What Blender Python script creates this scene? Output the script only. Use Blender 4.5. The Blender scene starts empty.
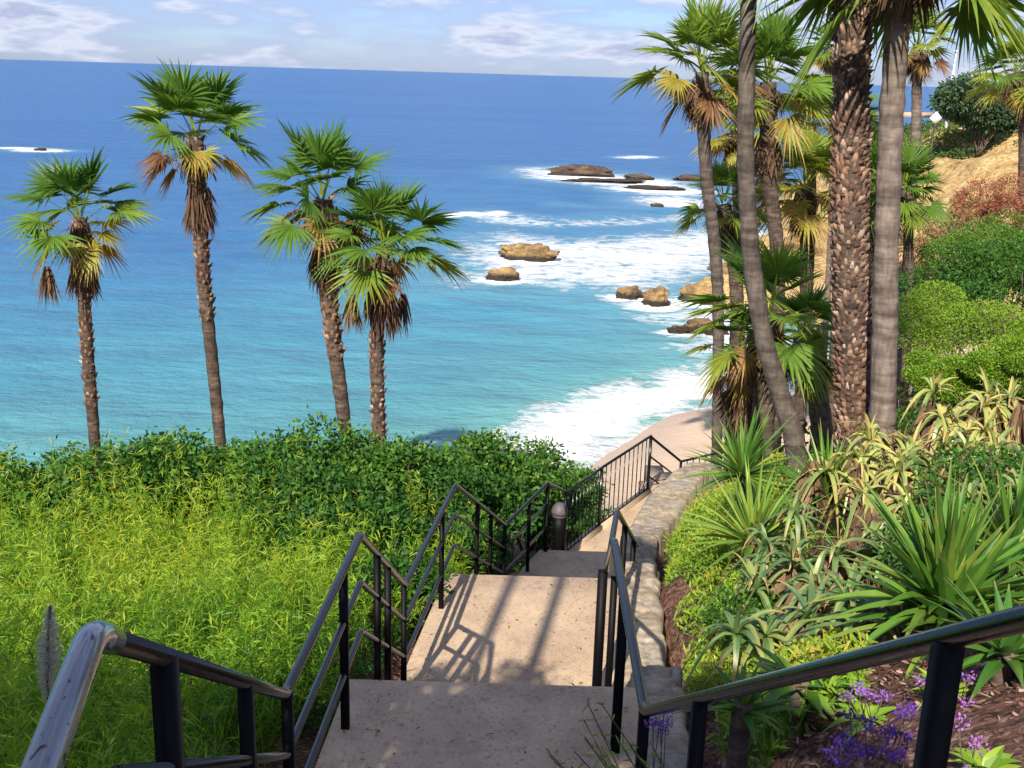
import bpy, math, random
import numpy as np
from mathutils import Vector, noise as mn

rng = np.random.default_rng(7)
CAMZ = 14.0
# ------------------------------------------------------------------ camera
f_px = 1100.; roll = math.radians(1.7); pit = math.atan(309.7/f_px)
Fv = np.array([0, math.cos(pit), -math.sin(pit)]); R0 = np.array([1, 0, 0.]); U0 = np.array([0, math.sin(pit), math.cos(pit)])
Rv = math.cos(roll)*R0+math.sin(roll)*U0; Uv = -math.sin(roll)*R0+math.cos(roll)*U0
ORG = np.array([0, 0, CAMZ])
def ray(x, y): return Fv+Rv*(x-512)/f_px+Uv*(384-y)/f_px
def at(x, y, d):                       # world point seen at x,y at distance d in front
    v = ray(x, y); return ORG+v*d/v[1]
def atz(x, y, z):                      # world point at world height z
    v = ray(x, y); return ORG+v*(z-CAMZ)/v[2]
sc = bpy.context.scene
cam = bpy.data.cameras.new('camera'); co = bpy.data.objects.new('camera', cam); sc.collection.objects.link(co)
cam.sensor_width = 36; cam.lens = f_px/1024*36; cam.clip_start = .05; cam.clip_end = 100000
from mathutils import Matrix
M = Matrix((( Rv[0], Uv[0], -Fv[0], 0), (Rv[1], Uv[1], -Fv[1], 0), (Rv[2], Uv[2], -Fv[2], CAMZ), (0, 0, 0, 1)))
co.matrix_world = M; sc.camera = co
C = sc.collection

# ------------------------------------------------------------------ materials
def newmat(name):
    m = bpy.data.materials.new(name); m.use_nodes = True
    nt = m.node_tree; nt.nodes.clear()
    out = nt.nodes.new('ShaderNodeOutputMaterial')
    return m, nt, out
def N(nt, t, **kw):
    n = nt.nodes.new(t)
    for k, v in kw.items(): setattr(n, k, v)
    return n
def L(nt, a, b): nt.links.new(a, b)
def ramp(nt, fac, stops, interp='LINEAR'):
    r = N(nt, 'ShaderNodeValToRGB'); r.color_ramp.interpolation = interp
    e = r.color_ramp.elements
    while len(e) > 1: e.remove(e[-1])
    e[0].position = stops[0][0]; e[0].color = (*stops[0][1], 1)
    for p, c in stops[1:]:
        k = e.new(p); k.color = (*c, 1)
    if fac is not None: L(nt, fac, r.inputs[0])
    return r.outputs[0]
def tex(nt, kind='noise', scale=5., detail=4., rough=.55, coord='Object', stretch=None, **kw):
    tc = N(nt, 'ShaderNodeTexCoord'); src = tc.outputs[coord]
    if stretch:
        mp = N(nt, 'ShaderNodeMapping'); mp.inputs['Scale'].default_value = stretch; L(nt, src, mp.inputs[0]); src = mp.outputs[0]
    if kind == 'noise':
        n = N(nt, 'ShaderNodeTexNoise'); n.inputs['Scale'].default_value = scale; n.inputs['Detail'].default_value = detail
        n.inputs['Roughness'].default_value = rough; L(nt, src, n.inputs['Vector'])
        return n.outputs['Fac']
    if kind == 'voronoi':
        n = N(nt, 'ShaderNodeTexVoronoi'); n.inputs['Scale'].default_value = scale
        if 'feature' in kw: n.feature = kw['feature']
        L(nt, src, n.inputs['Vector']); return n
def mix(nt, fac, a, b, mode='MIX'):
    m = N(nt, 'ShaderNodeMix', data_type='RGBA', blend_type=mode)
    for s, v in ((m.inputs[0], fac), (m.inputs[6], a), (m.inputs[7], b)):
        if isinstance(v, (int, float)): s.default_value = v
        elif isinstance(v, tuple): s.default_value = (*v, 1)
        else: L(nt, v, s)
    return m.outputs[2]
def mth(nt, op, a, b=None, clamp=False):
    m = N(nt, 'ShaderNodeMath', operation=op, use_clamp=clamp)
    for i, v in enumerate((a, b)):
        if v is None: continue
        if isinstance(v, (int, float)): m.inputs[i].default_value = v
        else: L(nt, v, m.inputs[i])
    return m.outputs[0]
def bump(nt, h, strength=.5, dist=.02, nrm=None):
    b = N(nt, 'ShaderNodeBump'); b.inputs['Strength'].default_value = strength; b.inputs['Distance'].default_value = dist
    L(nt, h, b.inputs['Height'])
    if nrm is not None: L(nt, nrm, b.inputs['Normal'])
    return b.outputs[0]
def prin(nt, out, col, rough=.6, nrm=None, spec=.5, metal=0., coat=0.):
    p = N(nt, 'ShaderNodeBsdfPrincipled')
    if isinstance(col, tuple): p.inputs['Base Color'].default_value = (*col, 1)
    else: L(nt, col, p.inputs['Base Color'])
    if isinstance(rough, (int, float)): p.inputs['Roughness'].default_value = rough
    else: L(nt, rough, p.inputs['Roughness'])
    p.inputs['Specular IOR Level'].default_value = spec; p.inputs['Metallic'].default_value = metal
    p.inputs['Coat Weight'].default_value = coat
    if nrm is not None: L(nt, nrm, p.inputs['Normal'])
    if out is not None: L(nt, p.outputs[0], out.inputs[0])
    return p
def attr(nt, name):
    a = N(nt, 'ShaderNodeAttribute'); a.attribute_name = name; return a.outputs['Fac']

def leaf_mat(name, stops, trans=.35, rough=.45, tip=None, spec=.35):
    m, nt, out = newmat(name)
    c = ramp(nt, attr(nt, 'tint'), stops)
    if tip: c = mix(nt, ramp(nt, attr(nt, 'along'), [(tip[0], (0, 0, 0)), (1, (1, 1, 1))]), c, tip[1])
    v = tex(nt, scale=9, detail=3)
    c = mix(nt, .35, c, ramp(nt, v, [(.3, (.35, .35, .35)), (.7, (1, 1, 1))]), 'MULTIPLY')
    p = prin(nt, None, c, rough, spec=spec)
    t = N(nt, 'ShaderNodeBsdfTranslucent'); L(nt, mix(nt, .5, c, (.75, .8, .1), 'SOFT_LIGHT'), t.inputs[0])
    ms = N(nt, 'ShaderNodeMixShader'); ms.inputs[0].default_value = trans
    L(nt, p.outputs[0], ms.inputs[1]); L(nt, t.outputs[0], ms.inputs[2]); L(nt, ms.outputs[0], out.inputs[0])
    return m
G = lambda r, g, b: (r, g, b)
MAT = {}
MAT['palm'] = leaf_mat('palm_leaf', [(0, G(.06, .16, .025)), (.35, G(.15, .28, .035)), (.58, G(.34, .38, .05)), (.74, G(.46, .33, .08)), (.88, G(.36, .19, .08)), (1, G(.15, .08, .05))], .4, .5)
MAT['dead'] = leaf_mat('dead_frond', [(0, G(.1, .06, .04)), (.5, G(.2, .12, .07)), (1, G(.36, .24, .13))], .15, .8)
MAT['bamboo'] = leaf_mat('feathery_leaf', [(0, G(.06, .16, .012)), (.3, G(.13, .31, .02)), (.62, G(.26, .45, .03)), (.92, G(.46, .55, .045)), (1, G(.6, .42, .06))], .45, .5)
MAT['hedge'] = leaf_mat('hedge_leaf', [(0, G(.02, .07, .012)), (.45, G(.045, .14, .022)), (.8, G(.12, .27, .03)), (1, G(.3, .4, .05))], .3, .5, spec=.25)
MAT['mound'] = leaf_mat('mound_leaf', [(0, G(.06, .13, .02)), (.5, G(.14, .3, .02)), (1, G(.34, .46, .04))], .3, .5)
MAT['scrub'] = leaf_mat('scrub_leaf', [(0, G(.05, .1, .03)), (.35, G(.12, .19, .035)), (.55, G(.24, .24, .06)), (.75, G(.28, .2, .1)), (.9, G(.36, .1, .06)), (1, G(.42, .08, .06))], .2, .7)
MAT['yucca'] = leaf_mat('spiky_leaf', [(0, G(.03, .1, .02)), (.5, G(.09, .23, .03)), (1, G(.33, .42, .07))], .2, .35, tip=(.85, (.3, .25, .08)), spec=.5)
MAT['aloe'] = leaf_mat('strap_leaf', [(0, G(.06, .14, .05)), (.35, G(.17, .27, .09)), (.6, G(.4, .45, .12)), (.8, G(.58, .46, .15)), (1, G(.45, .2, .1))], .2, .4, tip=(.55, (.5, .28, .12)), spec=.5)
MAT['cover'] = leaf_mat('succulent_leaf', [(0, G(.06, .16, .02)), (.5, G(.2, .36, .03)), (.9, G(.36, .48, .05)), (1, G(.45, .3, .06))], .3, .4)
MAT['flower'] = leaf_mat('purple_flower', [(0, G(.13, .04, .38)), (.6, G(.27, .12, .6)), (1, G(.5, .2, .5))], .2, .7)
MAT['tree'] = leaf_mat('dark_tree_leaf', [(0, G(.03, .07, .035)), (1, G(.08, .15, .06))], .15, .6)
MAT['plume'] = leaf_mat('grey_plume', [(0, G(.45, .42, .38)), (1, G(.75, .72, .66))], .3, .9)

def m_trunk(name, c1, c2, c3, ring=9., bs=.6):
    m, nt, out = newmat(name)
    n = tex(nt, scale=4, detail=6, stretch=(1, 1, 2.5)); n2 = tex(nt, scale=22, detail=5, stretch=(1, 1, .25))
    r = tex(nt, scale=ring, detail=3, stretch=(.25, .25, 1.6))
    c = ramp(nt, n, [(.25, c1), (.5, c2), (.75, c3)])
    c = mix(nt, .6, c, ramp(nt, r, [(.35, (.3, .28, .27)), (.55, (1, 1, 1))]), 'MULTIPLY')
    c = mix(nt, .5, c, ramp(nt, n2, [(.35, (.35, .33, .3)), (.6, (1, 1, 1))]), 'MULTIPLY')
    b = bump(nt, r, bs, .04); b = bump(nt, n2, .5, .02, b)
    prin(nt, out, c, .85, b, .2); return m
MAT['trunk'] = m_trunk('palm_trunk', G(.045, .033, .027), G(.1, .075, .06), G(.2, .155, .12))
MAT['slim'] = m_trunk('dark_smooth_trunk', G(.06, .05, .045), G(.12, .1, .085), G(.2, .165, .14), 6., .35)
MAT['smooth'] = m_trunk('smooth_trunk', G(.1, .08, .07), G(.2, .16, .135), G(.31, .26, .22), 6., .35)
def m_boot():
    m, nt, out = newmat('leaf_base'); n = tex(nt, scale=30, detail=5, stretch=(1, 1, .4)); n2 = tex(nt, scale=.9, detail=2)
    c = ramp(nt, attr(nt, 'tint'), [(0, (.06, .035, .028)), (.45, (.17, .11, .08)), (.85, (.28, .18, .12)), (1, (.46, .36, .28))])
    c = mix(nt, ramp(nt, n2, [(.4, (0, 0, 0)), (.65, (.32, .32, .32))]), c, (.3, .12, .06)); c = mix(nt, .6, c, ramp(nt, n, [(.35, (.35, .33, .3)), (.6, (1.1, 1.1, 1.1))]), 'MULTIPLY')
    prin(nt, out, c, .85, bump(nt, n, .6, .02), .2); return m
MAT['boot'] = m_boot()
MAT['bark'] = m_trunk('bark', G(.06, .045, .035), G(.13, .1, .08), G(.2, .16, .12))

def m_concrete():
    m, nt, out = newmat('concrete')
    a = tex(nt, scale=130, detail=2); b = tex(nt, scale=1.3, detail=6, rough=.65); v = tex(nt, 'voronoi', scale=60)
    c = ramp(nt, b, [(.3, (.38, .28, .19)), (.5, (.52, .39, .265)), (.7, (.62, .47, .32))])
    c = mix(nt, .5, c, ramp(nt, a, [(.3, (.45, .42, .42)), (.5, (1, 1, 1)), (.75, (1.15, 1.1, 1.0))]), 'MULTIPLY')
    c = mix(nt, .75, c, ramp(nt, v.outputs['Color'], [(.0, (.4, .34, .36)), (.28, (.95, .95, .97)), (.8, (1, 1, 1)), (1, (1.25, 1.2, 1.15))]), 'MULTIPLY')
    s = tex(nt, scale=5, detail=8, rough=.7)
    c = mix(nt, ramp(nt, s, [(.58, (0, 0, 0)), (.72, (.6, .6, .6))]), c, (.16, .12, .1))
    prin(nt, out, c, .85, bump(nt, a, .5, .006), .25); return m
MAT['concrete'] = m_concrete()
def m_metal():
    m, nt, out = newmat('black_painted_steel')
    n = tex(nt, scale=40, detail=3)
    prin(nt, out, (.005, .006, .008), ramp(nt, n, [(.3, (.16, .16, .16)), (.7, (.3, .3, .3))]), bump(nt, n, .06, .004), .5, 0, .2); return m
MAT['metal'] = m_metal()
MAT['post'] = None
def m_sheenmetal():
    m, nt, out = newmat('steel_painted_sheen')
    n = tex(nt, scale=55, detail=2, stretch=(1, .35, 1)); n2 = tex(nt, scale=12, detail=4)
    fac = ramp(nt, n, [(.62, (0, 0, 0)), (.66, (1, 1, 1))])
    c = mix(nt, fac, (.2, .21, .235), (.006, .006, .008))  # pale grey base paints the sky sheen onto the black tube, with black flecks
    prin(nt, out, c, ramp(nt, n2, [(.3, (.12, .12, .12)), (.7, (.25, .25, .25))]), bump(nt, n, .15, .004), .9, .55, .5); return m
MAT['sheen'] = m_sheenmetal()
def m_stone(name, scale, cols, gap=.05):
    m, nt, out = newmat(name)
    tc = N(nt, 'ShaderNodeTexCoord')
    wn = N(nt, 'ShaderNodeTexNoise'); wn.inputs['Scale'].default_value = 2.5; L(nt, tc.outputs['Object'], wn.inputs['Vector'])
    vm = N(nt, 'ShaderNodeMix', data_type='VECTOR'); vm.inputs[0].default_value = .26; L(nt, tc.outputs['Object'], vm.inputs[4]); L(nt, wn.outputs['Color'], vm.inputs[5])
    v = N(nt, 'ShaderNodeTexVoronoi'); v.feature = 'DISTANCE_TO_EDGE'; v.inputs['Scale'].default_value = scale
    v2 = N(nt, 'ShaderNodeTexVoronoi'); v2.inputs['Scale'].default_value = scale
    L(nt, vm.outputs[1], v.inputs['Vector']); L(nt, vm.outputs[1], v2.inputs['Vector'])
    c = ramp(nt, v2.outputs['Color'], cols)
    n = tex(nt, scale=14, detail=7, rough=.7)
    c = mix(nt, .6, c, ramp(nt, n, [(.3, (.45, .43, .42)), (.65, (1.1, 1.08, 1.05))]), 'MULTIPLY')
    g = ramp(nt, v.outputs['Distance'], [(0, (0, 0, 0)), (gap, (1, 1, 1))])
    c = mix(nt, mix(nt, .45, g, (1., 1., 1.)), (.3, .23, .16), c)
    b = bump(nt, g, .9, .03); b = bump(nt, n, .6, .03, b)
    prin(nt, out, c, .85, b, .2); return m
MAT['flag'] = m_stone('flagstone', 6.5, [(.1, G(.46, .36, .26)), (.35, G(.58, .46, .32)), (.55, G(.4, .38, .35)), (.75, G(.62, .48, .32)), (1, G(.5, .36, .25))])
def m_rock(name, cols, sc_=1.2):
    m, nt, out = newmat(name)
    n = tex(nt, scale=sc_, detail=8, rough=.65, stretch=(1, 1, 2)); n2 = tex(nt, scale=sc_*6, detail=6, rough=.7)
    c = ramp(nt, n, cols); c = mix(nt, .6, c, ramp(nt, n2, [(.35, (.35, .3, .26)), (.6, (1, 1, 1))]), 'MULTIPLY')
    tc = N(nt, 'ShaderNodeNewGeometry'); sp = N(nt, 'ShaderNodeSeparateXYZ'); L(nt, tc.outputs['Position'], sp.inputs[0])
    wet = mth(nt, 'ADD', sp.outputs[2], mth(nt, 'MULTIPLY', n2, -.7))
    c = mix(nt, ramp(nt, wet, [(.0, (1, 1, 1)), (.25, (0, 0, 0))]), c, (.035, .028, .022))
    b = bump(nt, n2, .8, .25); prin(nt, out, c, .8, b, .3); return m
MAT['rock'] = m_rock('tan_rock', [(.3, G(.1, .065, .04)), (.45, G(.26, .17, .08)), (.58, G(.46, .32, .13)), (.8, G(.36, .24, .12))], .7)
MAT['reef'] = m_rock('dark_reef_rock', [(.3, G(.04, .03, .027)), (.5, G(.1, .07, .055)), (.7, G(.2, .14, .09))], .4)
def flat(name, col, rough=.5, spec=.5):
    m, nt, out = newmat(name); n = tex(nt, scale=30, detail=3)
    c = mix(nt, .3, col, ramp(nt, n, [(.3, (.6, .6, .6)), (.7, (1, 1, 1))]), 'MULTIPLY'); prin(nt, out, c, rough, None, spec); return m
MAT['post'] = flat('black_post_paint', (.003, .003, .004), .55, .15); MAT['white'] = flat('white_paint', (.8, .8, .8)); MAT['grey'] = flat('grey_dome', (.1, .085, .1), .6); MAT['dark'] = flat('dark_paint', (.03, .028, .035), .45)

# ------------------------------------------------------------------ mesh helpers
def tag(o, label=None, cat=None, group=None, kind=None):
    for k, v in (('label', label), ('category', cat), ('group', group), ('kind', kind)):
        if v: o[k] = v
    return o
def mk(name, V, F, mat, parent=None, smooth=False, **attrs):
    """V (n,3) ; F ndarray (m,k) or list of such / of tuples"""
    me = bpy.data.meshes.new(name); V = np.asarray(V, dtype=np.float32)
    Fl = F if isinstance(F, list) else [F]
    if Fl and not isinstance(Fl[0], np.ndarray):
        me.from_pydata([tuple(map(float, v)) for v in V], [], [tuple(int(i) for i in q) for q in Fl])
    else:
        Fl = [q for q in Fl if len(q)]
        me.vertices.add(len(V)); me.vertices.foreach_set('co', V.ravel())
        idx = np.concatenate([q.ravel() for q in Fl]).astype(np.int32)
        tot = np.concatenate([np.full(len(q), q.shape[1]) for q in Fl]).astype(np.int32)
        st = np.concatenate([[0], np.cumsum(tot)[:-1]]).astype(np.int32)
        me.loops.add(len(idx)); me.loops.foreach_set('vertex_index', idx)
        me.polygons.add(len(tot)); me.polygons.foreach_set('loop_start', st); me.polygons.foreach_set('loop_total', tot)
    for k, v in attrs.items():
        v = np.asarray(v, dtype=np.float32)
        if v.ndim == 2:
            a = me.attributes.new(k, 'FLOAT_COLOR', 'POINT'); a.data.foreach_set('color', v.ravel())
        else:
            a = me.attributes.new(k, 'FLOAT', 'POINT'); a.data.foreach_set('value', v)
    me.update(calc_edges=True); me.validate()
    if smooth: me.polygons.foreach_set('use_smooth', np.ones(len(me.polygons), dtype=bool))
    me.materials.append(mat)
    o = bpy.data.objects.new(name, me); C.objects.link(o)
    if parent is not None: o.parent = parent; o.matrix_parent_inverse = Matrix.Translation(parent.location).inverted()
    return o
def empty(name, loc):
    o = bpy.data.objects.new(name, None); o.location = tuple(map(float, loc)); o.empty_display_size = .2; C.objects.link(o); return o
def nrm(v): v = np.asarray(v, float); return v/np.maximum(np.linalg.norm(v, axis=-1, keepdims=True), 1e-9)
class MB:
    def __init__(s): s.V = []; s.F4 = []; s.F3 = []; s.n = 0; s.at = {}
    def add(s, V, F, **at):
        V = np.asarray(V, float); F = np.asarray(F, int)
        s.V.append(V); (s.F4 if F.shape[1] == 4 else s.F3).append(F+s.n); s.n += len(V)
        for k, v in at.items(): s.at.setdefault(k, []).append(np.broadcast_to(np.asarray(v, float), (len(V),)))
    def build(s, name, mat, parent=None, smooth=False):
        F = []
        if s.F4: F.append(np.concatenate(s.F4))
        if s.F3: F.append(np.concatenate(s.F3))
        return mk(name, np.concatenate(s.V), F, mat, parent, smooth, **{k: np.concatenate(v) for k, v in s.at.items()})
def strips(P, D, S, Ln, W, droop, prof, rise=None):
    """N blades: base P, direction D, side S; profile list of width factors"""
    n = len(P); k = len(prof); t = np.linspace(0, 1, k)
    Ln = np.broadcast_to(Ln, n); W = np.broadcast_to(W, n); droop = np.broadcast_to(droop, n)
    pos = P[:, None, :]+D[:, None, :]*(Ln[:, None]*t)[:, :, None]
    pos[:, :, 2] -= (droop*Ln)[:, None]*t**2
    off = S[:, None, :]*(W[:, None]*np.asarray(prof)*.5)[:, :, None]
    V = np.stack([pos-off, pos+off], 2).reshape(-1, 3)
    b = (np.arange(n)*k*2)[:, None]+np.arange(k-1)*2
    F = np.stack([b, b+1, b+3, b+2], -1).reshape(-1, 4)
    al = np.repeat(np.tile(t, n), 2)
    return V, F, al, 2*k
def rdir(n, r=rng): return nrm(r.normal(size=(n, 3)))
def perp(D, r=rng): return nrm(np.cross(D, rdir(len(D), r)))
def tube(path, rad, sides=10, cap=True, wob=0., seed=0):
    P = np.asarray(path, float); n = len(P); rad = np.broadcast_to(rad, n)
    T = nrm(np.gradient(P, axis=0)); ref = np.array([0, 0, 1.]) if abs(T[0][2]) < .9 else np.array([1., 0, 0])
    if np.abs(T[:, 2]).max() > .9: ref = np.array([1., .1, 0])
    A = nrm(np.cross(T, ref)); B = nrm(np.cross(T, A))
    th = np.linspace(0, 2*np.pi, sides, endpoint=False)
    rr = rad[:, None]*np.ones(sides)
    if wob:
        r = np.random.default_rng(seed); rr = rr*(1+wob*r.normal(size=(n, sides)))
    V = P[:, None]+(A[:, None]*np.cos(th)[None, :, None]+B[:, None]*np.sin(th)[None, :, None])*rr[:, :, None]
    i = np.arange(n-1)[:, None]*sides; j = np.arange(sides)
    F = np.stack([i+j, i+(j+1) % sides, i+sides+(j+1) % sides, i+sides+j], -1).reshape(-1, 4)
    V = V.reshape(-1, 3)
    F3 = np.zeros((0, 3), int)
    if cap:
        V = np.concatenate([V, P[:1], P[-1:]]); c0 = n*sides; c1 = c0+1
        F3 = np.concatenate([np.stack([(j+1) % sides, j, np.full(sides, c0)], -1), np.stack([(n-1)*sides+j, (n-1)*sides+(j+1) % sides, np.full(sides, c1)], -1)])
    return V, F, F3
def addtube(mb, path, rad, sides=10, **kw):
    V, F, F3 = tube(path, rad, sides, **kw)
    n0 = mb.n; mb.add(V, F)
    if len(F3): mb.F3.append(F3+n0)
def box8(c):     # 8 corners: bottom 4 ccw then top 4
    return np.asarray(c, float), np.array([[0, 3, 2, 1], [4, 5, 6, 7], [0, 1, 5, 4], [1, 2, 6, 5], [2, 3, 7, 6], [3, 0, 4, 7]])
def post(mb, p, zb, w=.045, d=None, zt=None, ang=0.):
    x, y = p[0], p[1]; zt = p[2] if zt is None else zt; h = w/2; g = (d or w)/2
    ca, sa = math.cos(ang), math.sin(ang)
    cs = [(x+a*ca-b*sa, y+a*sa+b*ca) for a, b in ((-h, -g), (h, -g), (h, g), (-h, g))]
    mb.add(*box8([(a, b, zb) for a, b in cs]+[(a, b, zt) for a, b in cs]))
def smoothpath(P, n=8):
    P = np.asarray(P, float); out = []
    Q = np.vstack([2*P[0]-P[1], P, 2*P[-1]-P[-2]])
    for i in range(1, len(Q)-2):
        for t in np.linspace(0, 1, n, endpoint=False):
            a, b, c, d = Q[i-1:i+3]
            out.append(.5*((2*b)+(-a+c)*t+(2*a-5*b+4*c-d)*t*t+(-a+3*b-3*c+d)*t**3))
    out.append(P[-1]); return np.array(out)
def fillet(P, r=.06, n=4):
    P = [np.asarray(p, float) for p in P]; out = [P[0]]
    for i in range(1, len(P)-1):
        a = P[i]+nrm(P[i-1]-P[i])*min(r, np.linalg.norm(P[i-1]-P[i])*.4); b = P[i]+nrm(P[i+1]-P[i])*min(r, np.linalg.norm(P[i+1]-P[i])*.4)
        for t in np.linspace(0, 1, n): out.append((1-t)**2*a+2*t*(1-t)*P[i]+t*t*b)
    out.append(P[-1]); return np.array(out)

# ------------------------------------------------------------------ stairs layout
def same_z(px, z): return atz(px[0], px[1], z)
A = {}
A[0] = at(92, 634, 1.8); An = same_z((30, 800), A[0][2])
A[1] = at(285, 695, 4.2); A[2] = same_z((360, 535), A[1][2])
A[3] = at(405, 585, 7.7); A[4] = same_z((455, 485), A[3][2]); A[5] = at(505, 525, 12.1); A[6] = same_z((548, 483), A[5][2]); A[7] = at(566, 492, 15.2)
RH = .95
f0, f1, f2, f3 = A[0][2]-RH, A[1][2]-RH, A[3][2]-RH, A[5][2]-RH
f4 = CAMZ-6.97
DL = [-3, A[0][1]+.05, A[1][1], A[2][1]+.02, A[3][1], A[4][1]+.1, A[5][1], A[6][1]+.05, A[7][1]]
lx = lambda d: np.interp(d, [0, 1.8, 4.2, A[2][1], 7.7, A[4][1], 12.1, A[6][1], 15.2, 16.35, 18.03], [A[0][0]+.02, A[0][0], A[1][0], A[2][0], A[3][0], A[4][0], A[5][0], A[6][0], A[7][0], 1.46, 2.42])-.09
wallpts = [(-2, .95, 1.5, f0-CAMZ+.03), (1.8, .88, 1.25, f0-CAMZ+.03), (3.6, .72, 1.02, -3.2), (4.4, .7, .98, f1-CAMZ+.05), (5.2, .74, 1.04, f1-CAMZ+.05), (6.3, .82, 1.15, f1-CAMZ-.05), (7.8, .93, 1.32, f2-CAMZ+.08), (9., 1.02, 1.42, f2-CAMZ+.06), (10.4, 1.12, 1.55, f2-CAMZ-.05), (12.1, 1.3, 1.8, f3-CAMZ+.15),
           (13.8, 1.5, 2.02, f3-CAMZ+.12), (15.2, 1.8, 2.4, -6.4), (16.7, 2.25, 2.95, -6.45), (17.9, 2.8, 3.4, -6.5), (18.6, 3.15, 3.7, -6.6)]
wd = [w[0] for w in wallpts]
rx = lambda d: np.interp(d, wd, [w[1] for w in wallpts])
wr = lambda d: np.interp(d, wd, [w[2] for w in wallpts]); wz = lambda d: np.interp(d, wd, [w[3] for w in wallpts])+CAMZ
def S(d): return np.interp(d, DL, [f0, f0, f1, f1-.03, f2, f2-.03, f3, f3-.03, f4])

# ------------------------------------------------------------------ terrain
prof = [(-14, -1.4), (0, -1.95), (2, -2.3), (5, -3.7), (8, -4.75), (12, -6.1), (16, -7.4), (20, -8.8), (24, -10), (30, -12.4), (34, -13.9), (40, -14.6), (48, -15), (60, -16.5), (90, -18)]
cp = []
for d, z in prof:
    for x in (-45, -25, -12, -5, -1.5, .5 if d < 20 else 0): cp.append((x, d, z))
for d, row in {-10: [(3, -1), (10, 0), (40, 2)], 0: [(1.5, -1.9), (3, -1.5), (8, -.6), (30, 2)], 3: [(1.1, -2.5), (2, -2.05), (4, -1.6), (10, -.8)], 5: [(1.25, -3.3), (2.2, -2.75), (3.5, -2.3)], 7: [(1.3, -4.25), (3, -3.65), (6, -3), (14, -1.2)],
     10: [(1.6, -4.7), (3.2, -4.35), (6, -3.8), (9, -3.2), (20, -1)], 13: [(2.1, -5.9), (3.4, -4.8), (5, -4.6), (9, -4), (20, -1.6)], 17: [(4, -6.5), (6, -5.3), (10, -4.6), (16, -3.2), (30, 0)],
     22: [(4, -9.3), (8, -7.2), (12, -6), (20, -3.6), (40, 0)], 30: [(4, -12.5), (9, -11.8), (14, -9.8), (20, -7), (32, -3)], 38: [(2, -14.1), (5, -13.6), (12, -12.8), (18, -11), (24, -8), (36, -4)],
     44: [(5.6, -14.05), (8.5, -13.5), (12, -13.4), (18, -12.6), (24, -10), (38, -5)], 50: [(8, -14.7), (14.5, -13.8), (20, -12.8), (26, -10.5), (34, -7.5), (48, -4)], 60: [(6, -16), (14, -15.2), (20, -14), (25, -11.5), (32, -8.5), (50, -4)],
     75: [(4, -17), (10, -16), (13, -13.2), (20, -12.4), (27, -11), (36, -7.5), (52, -3.6)], 90: [(8, -17), (15, -15.5), (19, -12.6), (30, -10.3), (38, -6), (60, -3.2)], 110: [(15, -17), (24, -15.2), (31, -10), (42, -4.6), (70, -2.8)],
     140: [(20, -18), (32, -15.5), (42, -7), (60, -4), (100, -3)], 170: [(0, -18), (40, -18), (55, -15), (90, -8)], 185: [(-40, -18), (40, -18), (120, -17)]}.items():
    for x, z in row: cp.append((x, d, z))
cp = np.array(cp, float)
def _phi(a, b): return np.sqrt(((a[:, None]-b[None])**2).sum(-1)+.3)
_w = np.linalg.solve(_phi(cp[:, :2], cp[:, :2])+np.eye(len(cp))*1e-3, cp[:, 2])
def T(x, y):
    x = np.atleast_1d(np.asarray(x, float)); y = np.atleast_1d(np.asarray(y, float))
    out = np.empty(len(x))
    for i in range(0, len(x), 20000):
        q = np.stack([x[i:i+20000], y[i:i+20000]], 1); out[i:i+20000] = _phi(q, cp[:, :2])@_w
    z = out+CAMZ
    # corridor cut for the stairs and the wall
    l = lx(y)-.12; r = wr(y)
    dist = np.maximum(l-x, x-r); inside = np.clip(1-np.maximum(dist, 0)/.45, 0, 1); inside = inside*inside*(3-2*inside)
    k = inside*((y > -2) & (y < 18.8))
    tgt = np.minimum(S(y)-.1, wz(y)-.1) - .22*(dist < 0)*1.0
    z = z*(1-k)+np.minimum(z, tgt)*k
    return z
xs = np.concatenate([np.arange(-46, -9, 1.2), np.arange(-9, 12, .22), np.arange(12, 50, .55), np.arange(50, 125, 1.5)])
ys = np.concatenate([np.arange(-14, -2, 1.), np.arange(-2, 24, .22), np.arange(24, 60, .6), np.arange(60, 186, .9)])
X, Y = np.meshgrid(xs, ys); xf, yf = X.ravel(), Y.ravel(); zf = T(xf, yf)
fn = np.array([mn.fractal(Vector((a*.35, b*.35, 0)), 1., 2., 5) for a, b in zip(xf, yf)])
fn2 = np.array([mn.ridged_multi_fractal(Vector((a*.16, b*.16, 3.)), 1., 2., 5, 1., 2.) for a, b in zip(xf, yf)])
far = np.clip((yf-24)/15, 0, 1)*np.clip((zf-.5)/2, 0, 1)
near = np.where(yf < 24, .05, .12)*np.clip((zf-.1)/2, .2, 1)
zf = zf+fn*near+(fn2-1.)*far*1.1
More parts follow.
